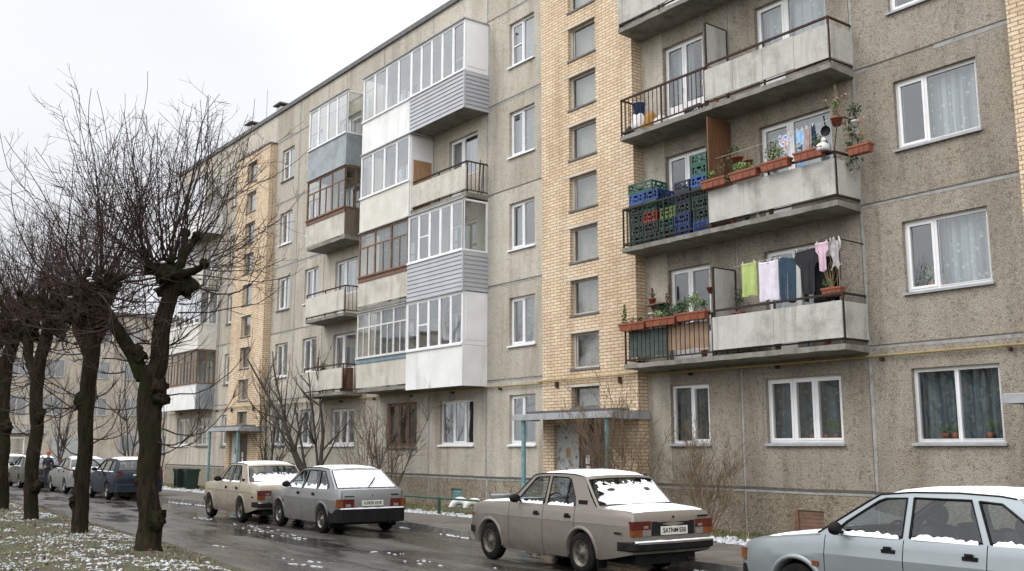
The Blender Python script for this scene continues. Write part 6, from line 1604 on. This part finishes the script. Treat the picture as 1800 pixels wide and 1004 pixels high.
garment(-11.86, -11.46, F2+1.72, F2+.88, yl, cm_('dark_blue_cloth', (.022,.045,.075), (.03,.06,.09)), 'trousers', 'dark blue trousers right of the white lilac towel', 'trousers', 'trousers', 3)
garment(-11.47, -10.95, F2+1.82, F2+.98, yl+.01, cm_('black_cloth', (.014,.014,.016), (.022,.022,.025)), 'sweater', 'black sweater in the middle of the second-storey clothesline', 'sweater', 'shirt', 4)
garment(-11.22, -10.76, F2+1.66, F2+.85, yl+.16, cm_('black_cloth', (.014,.014,.016)), 'skirt', 'long black garment hanging behind the black sweater', 'garment', 'skirt', 7, 0)
garment(-11.0, -10.72, F2+1.88, F2+1.36, yl-.012, cm_('pink_cloth', (.66,.48,.56), (.58,.41,.49)), 'shirt', 'pink shirt right of the black sweater', 'shirt', 'shirt', 5)
garment(-10.72, -10.46, F2+1.9, F2+1.38, yl, cm_('grey_pink_cloth', (.55,.51,.50), (.33,.30,.31)), 'shirt', 'greyish white bunched shirt, rightmost on the second-storey clothesline', 'shirt', 'bundle', 6)
m, nt_p, b_p = newmat('blue_pattern_cloth'); b_p.inputs['Roughness'].default_value = .9
vo = nd(nt_p, 'ShaderNodeTexVoronoi'); vo.inputs['Scale'].default_value = 11; nt_p.links.new(coords(nt_p), vo.inputs['Vector'])
nt_p.links.new(ramp(nt_p, vo.outputs['Distance'], [(.25, (.10,.26,.62)), (.45, (.70,.76,.85)), (.62, (.55,.36,.32))]), b_p.inputs['Base Color'])
garment(-11.86, -11.56, F3+1.56, F3+1.08, -.52, m, 'shirt', 'small blue and white patterned shirt on the third-storey clothesline', 'shirt', 'shirt', 11)
garment(-11.46, -11.27, F3+1.58, F3+.72, -.52, cm_('sky_blue_cloth', (.22,.45,.72), (.50,.66,.82)), 'towel', 'narrow sky blue towel on the third-storey clothesline', 'towel', 'towel', 12)
garment(-11.25, -11.15, F3+1.58, F3+1.02, -.52, cm_('cream_pink_cloth', (.58,.42,.38), (.45,.25,.22)), 'strip_cloth', 'thin cream and pink cloth beside the sky blue towel', 'cloth', 'towel', 13)
garment(-11.10, -11.03, F3+1.60, F3+1.15, -.52, cm_('navy_strip', (.03,.06,.14)), 'strip_cloth', 'thin navy blue strip of cloth above the lower black pan', 'cloth', 'towel', 14, 1)
def pan(loc, r, label, hook):
    root = empty('frying_pan', loc, 0, label, 'frying pan', 'black pans hung on the balcony'); p = MB(); p.lathe([(.001,.02),(r*.9,.02),(r,-.02),(r*.97,-.02),(r*.87,.01),(.001,.01)], (0,0,0), 18, 0, 'y'); p.build('pan', M_BLACKPL, root)
    h = MB(); h.bar((0, 0, r*.95), (-.03, 0, r+.2), .025, .012); h.tube([(-.03, 0, r+.2), (-.01, 0, hook)], .004, 4); h.build('handle', M_BLACKPL, root)
pan((-11.0, -.5, F3+1.16), .12, 'larger black frying pan hanging lower, before the balcony window', .42); pan((-10.80, -.5, F3+1.42), .10, 'smaller black frying pan hanging higher, near the corner cords', .3)
root = empty('kettle', (-10.66, YR-.1, F3+.93), 0, 'white enamel kettle standing on the corner of the third-storey railing', 'kettle')
k = MB(); k.lathe([(.001,0),(.12,0),(.135,.05),(.11,.13),(.06,.165),(.001,.17)], (0,0,0), 16); k.build('kettle_body', M_WHPOT, root)
k = MB(); k.tube([(-.1,0,.06),(-.17,0,.1),(-.2,0,.15)], [.025,.018,.014], 8); k.build('spout', M_WHPOT, root)
k = MB(); k.tube([(-.08,0,.13),(-.06,0,.24),(.06,0,.26),(.1,0,.13)], .01, 6); k.build('handle', M_BLACKPL, root)
k = MB(); k.blob((.03,0,.21), (.055,.055,.05), 0, 10, 8, .1); k.build('lid', M_WHPOT, root)
t = MB(); t.box(-10.85, -10.55, YR-.2, YR+.06, F3+.895, F3+.925); tag(t.build('bracket_shelf', M_RAIL), 'small dark bracket shelf on the railing under the white kettle', 'shelf')

# fourth-storey odds and ends
def bag(loc, r, mat, label, name='bag', cat='bag', seed=1):
    m = MB(); m.blob((0,0,r[2]*.95), r, 0, 14, 10, .45, seed); o = m.build(name, mat); o.location = loc; return tag(o, label, cat)
bag((-15.78, -.45, F4), (.2,.17,.26), M_WHITE2, 'white sack standing at the left end of the fourth-storey railing', 'sack', 'sack', 3)
bag((-15.42, -.45, F4+.02), (.15,.15,.22), cm_('orange_bag', (.50,.26,.07), (.42,.21,.05)), 'orange ochre bag next to the white sack, fourth storey', 'bag', 'bag', 5)
bag((-15.14, -.4, F4), (.17,.14,.16), M_WHITE2, 'low white bundle right of the orange ochre bag', 'bundle', 'bundle', 7)
bag((-15.95, -.6, F4-.01), (.15,.06,.11), cm_('black_green_cloth', (.02,.028,.022)), 'dark crumpled cloth on the floor at the railing corner, fourth storey', 'cloth', 'cloth', 9)
root = empty('bucket', (-15.78, -.44, F4+.50), 0, 'blue bucket on top of the white sack, fourth storey', 'bucket')
b_ = MB(); b_.lathe([(.001,0),(.10,0),(.145,.24),(.155,.245),(.15,.26),(.135,.25),(.095,.02),(.001,.02)], (0,0,0), 18); b_.build('pail', cm_('blue_bucket', (.02,.07,.22), (.016,.055,.17)), root)
b_ = MB(); b_.tube([(.15*math.cos(a), 0, .25-.16*math.sin(a)) for a in [PI*i/10 for i in range(11)]], .004, 4); b_.build('handle', M_STEEL, root)
b_ = MB(); b_.lathe([(.001,.262),(.152,.262),(.15,.275),(.001,.28)], (0,0,0), 18); b_.build('lid', M_WHPOT, root)
crate('grey', (-13.98, -.5, F4), .46, .3, .17, R(-4), 'low dark grey crate on the floor right of the white doors, fourth storey')
bag((-13.3, YR+.05, F4), (.06,.05,.07), M_PINK, 'small pinkish object in the floor gap by the middle post', 'rag', 'rag', 12)
# fourth-storey left bay, board and poles
p = MB(); p.box(-25.27, -25.25, -.72, -.08, F4+.02, F4+1.62); o = tag(p.build('plywood_sheet', M_PLY), 'worn plywood sheet leaning against the white partition on the open balcony', 'plywood')
for i, (x, y, h, lb) in enumerate(((-22.5, -.25, 1.05, 'tan pole leaning upright in the open side railing, the left one'), (-22.47, -.16, .95, 'tan pole leaning upright in the open side railing, the right one'))):
    p = MB(); p.tube([(x, y, F4), (x+.04, y+.05, F4+h)], .028, 8); tag(p.build('wooden_pole', M_CURT[3]), lb, 'pole', 'wooden poles on the open balcony')
root = empty('cabinet', (-29.85, -.42, F2), 0, 'brown wooden cabinet at the right end of the lowest far balcony', 'cabinet')
p = MB(); p.box(-.22, .22, -.1, .14, 0, .8); p.build('carcass', M_BAND, root); p = MB(); p.box(-.2, -.005, -.12, -.1, .04, .76); p.box(.005, .2, -.12, -.1, .04, .76); p.build('cabinet_door', M_BROWNWOOD, root)
pot((-31.2, YR-.02+.12, F2+.35), .14, .2, 'dark pot with bushy dark green plant on the lowest far balcony', [pl_bush(0,.6,3,.3,150), pl_bush(.5,.4,1,.25,60)], M_BLACKPL)

# ------------------------------------------------------------------ in front of the block
def wheelie(loc, rz, mat, label):
    root = empty('waste_bin', loc, rz, label, 'waste bin', 'green bins under the facade'); b = MB(); a, c, h = .22, .25, .78
    b.add([(-a*.8,-c*.75,.06),(a*.8,-c*.75,.06),(a*.8,c*.8,.06),(-a*.8,c*.8,.06),(-a,-c,h),(a,-c,h),(a,c,h),(-a,c,h)], [(0,3,2,1),(0,1,5,4),(1,2,6,5),(2,3,7,6),(3,0,4,7)]); b.box(-a-.02, a+.02, -c-.02, c+.02, h-.05, h)
    for x in (-.12, .12): b.box(x-.02, x+.02, -c-.006, -c*.72, .12, h-.06)
    b.build('bin_body', mat, root); l = MB(); l.box(-a-.015, a+.015, -c-.03, c+.03, h+.003, h+.05); l.bar((-a*.8, c+.06, h+.0), (a*.8, c+.06, h+.0), .03); l.build('lid', mat, root)
    for x in (-a*.7, a*.7):
        w_ = MB(); w_.lathe([(.001,-.03),(.09,-.03),(.09,.03),(.001,.03)], (x, c*.8, .09), 12, 0, 'x'); w_.build('wheel', M_TYRE, root)
M_BIN = pm('bin_green', (.008,.035,.02), (.007,.028,.016), 6, .5); M_BIN2 = pm('bin_dark', (.006,.014,.016), (.009,.019,.019), 6, .5)
wheelie((-41.55, -1.75, .12), R(8), M_BIN2, 'dark teal waste bin, left of the pair by the far entrance'); wheelie((-40.35, -1.75, .12), R(-4), M_BIN, 'green waste bin, right of the pair by the far entrance')
root = empty('rail_fence', (-24, -1.8, .1), 0, 'low green pipe rail fence along the lawn strip', 'fence')
p = MB(); p.tube([(x, .02*math.sin(x), .42+.01*math.sin(x*3)) for x in (-7, -5, -3, -1, 1, 2.05, 3, 4.35)], .026, 8); M_GRAIL = pm('green_rail_paint', (.022,.085,.052), (.017,.065,.04), 7, .5, c3=(.12,.08,.05), s3=5, lo3=.6, hi3=.75); p.build('rail', M_GRAIL, root)
for x in (-6.9, -2.4, 2.05):
    p = MB(); p.tube([(x, 0, -.2), (x, 0, .45)], .04, 8); p.build('post', M_GRAIL, root)
for i, (x, y, c, lb) in enumerate(((-22.75, -.6, M_WHITE2, 'white painted half buried tyre, leftmost of the row under the louvre'), (-22.05, -.62, M_CREAM, 'cream painted half buried tyre, second from the louvre'), (-21.35, -.6, M_OLDWHITE, 'dirty white half buried tyre, second from the grey tub'), (-20.95, -.75, M_STEEL, 'dark unpainted half buried tyre next to the grey tub'))):
    t = MB(); r0_, rr_ = .27, .10
    t.grid([[((r0_+rr_*math.cos(b))*math.cos(a), rr_*.9*math.sin(b), (r0_+rr_*math.cos(b))*math.sin(a)) for b in [2*PI*j/10 for j in range(11)]] for a in [-.25+(PI+.5)*i_/18 for i_ in range(19)]], 0)
    o = t.build('half_tyre', c); o.location = (x, y, .12); o.rotation_euler = (0, 0, R(25)); tag(o, lb, 'tyre', 'half buried tyres edging the flower bed')
t = MB(); t.lathe([(.001,0),(.2,0),(.24,.12),(.25,.5),(.27,.52),(.27,.55),(.23,.55),(.2,.1),(.001,.1)], (0,0,0), 18); o = t.build('planter_tub', M_SILLM); o.location = (-20.55, -.85, .1); tag(o, 'pale grey round tub standing at the right end of the row of half tyres', 'tub')
m = MB(); m.blob((0,0,.02), (1.3,.5,.13), 0, 16, 8, .3, 2); o = m.build('flower_bed', M_VERGE); o.location = (-21.9, -1.0, .1); o['kind'] = 'structure'
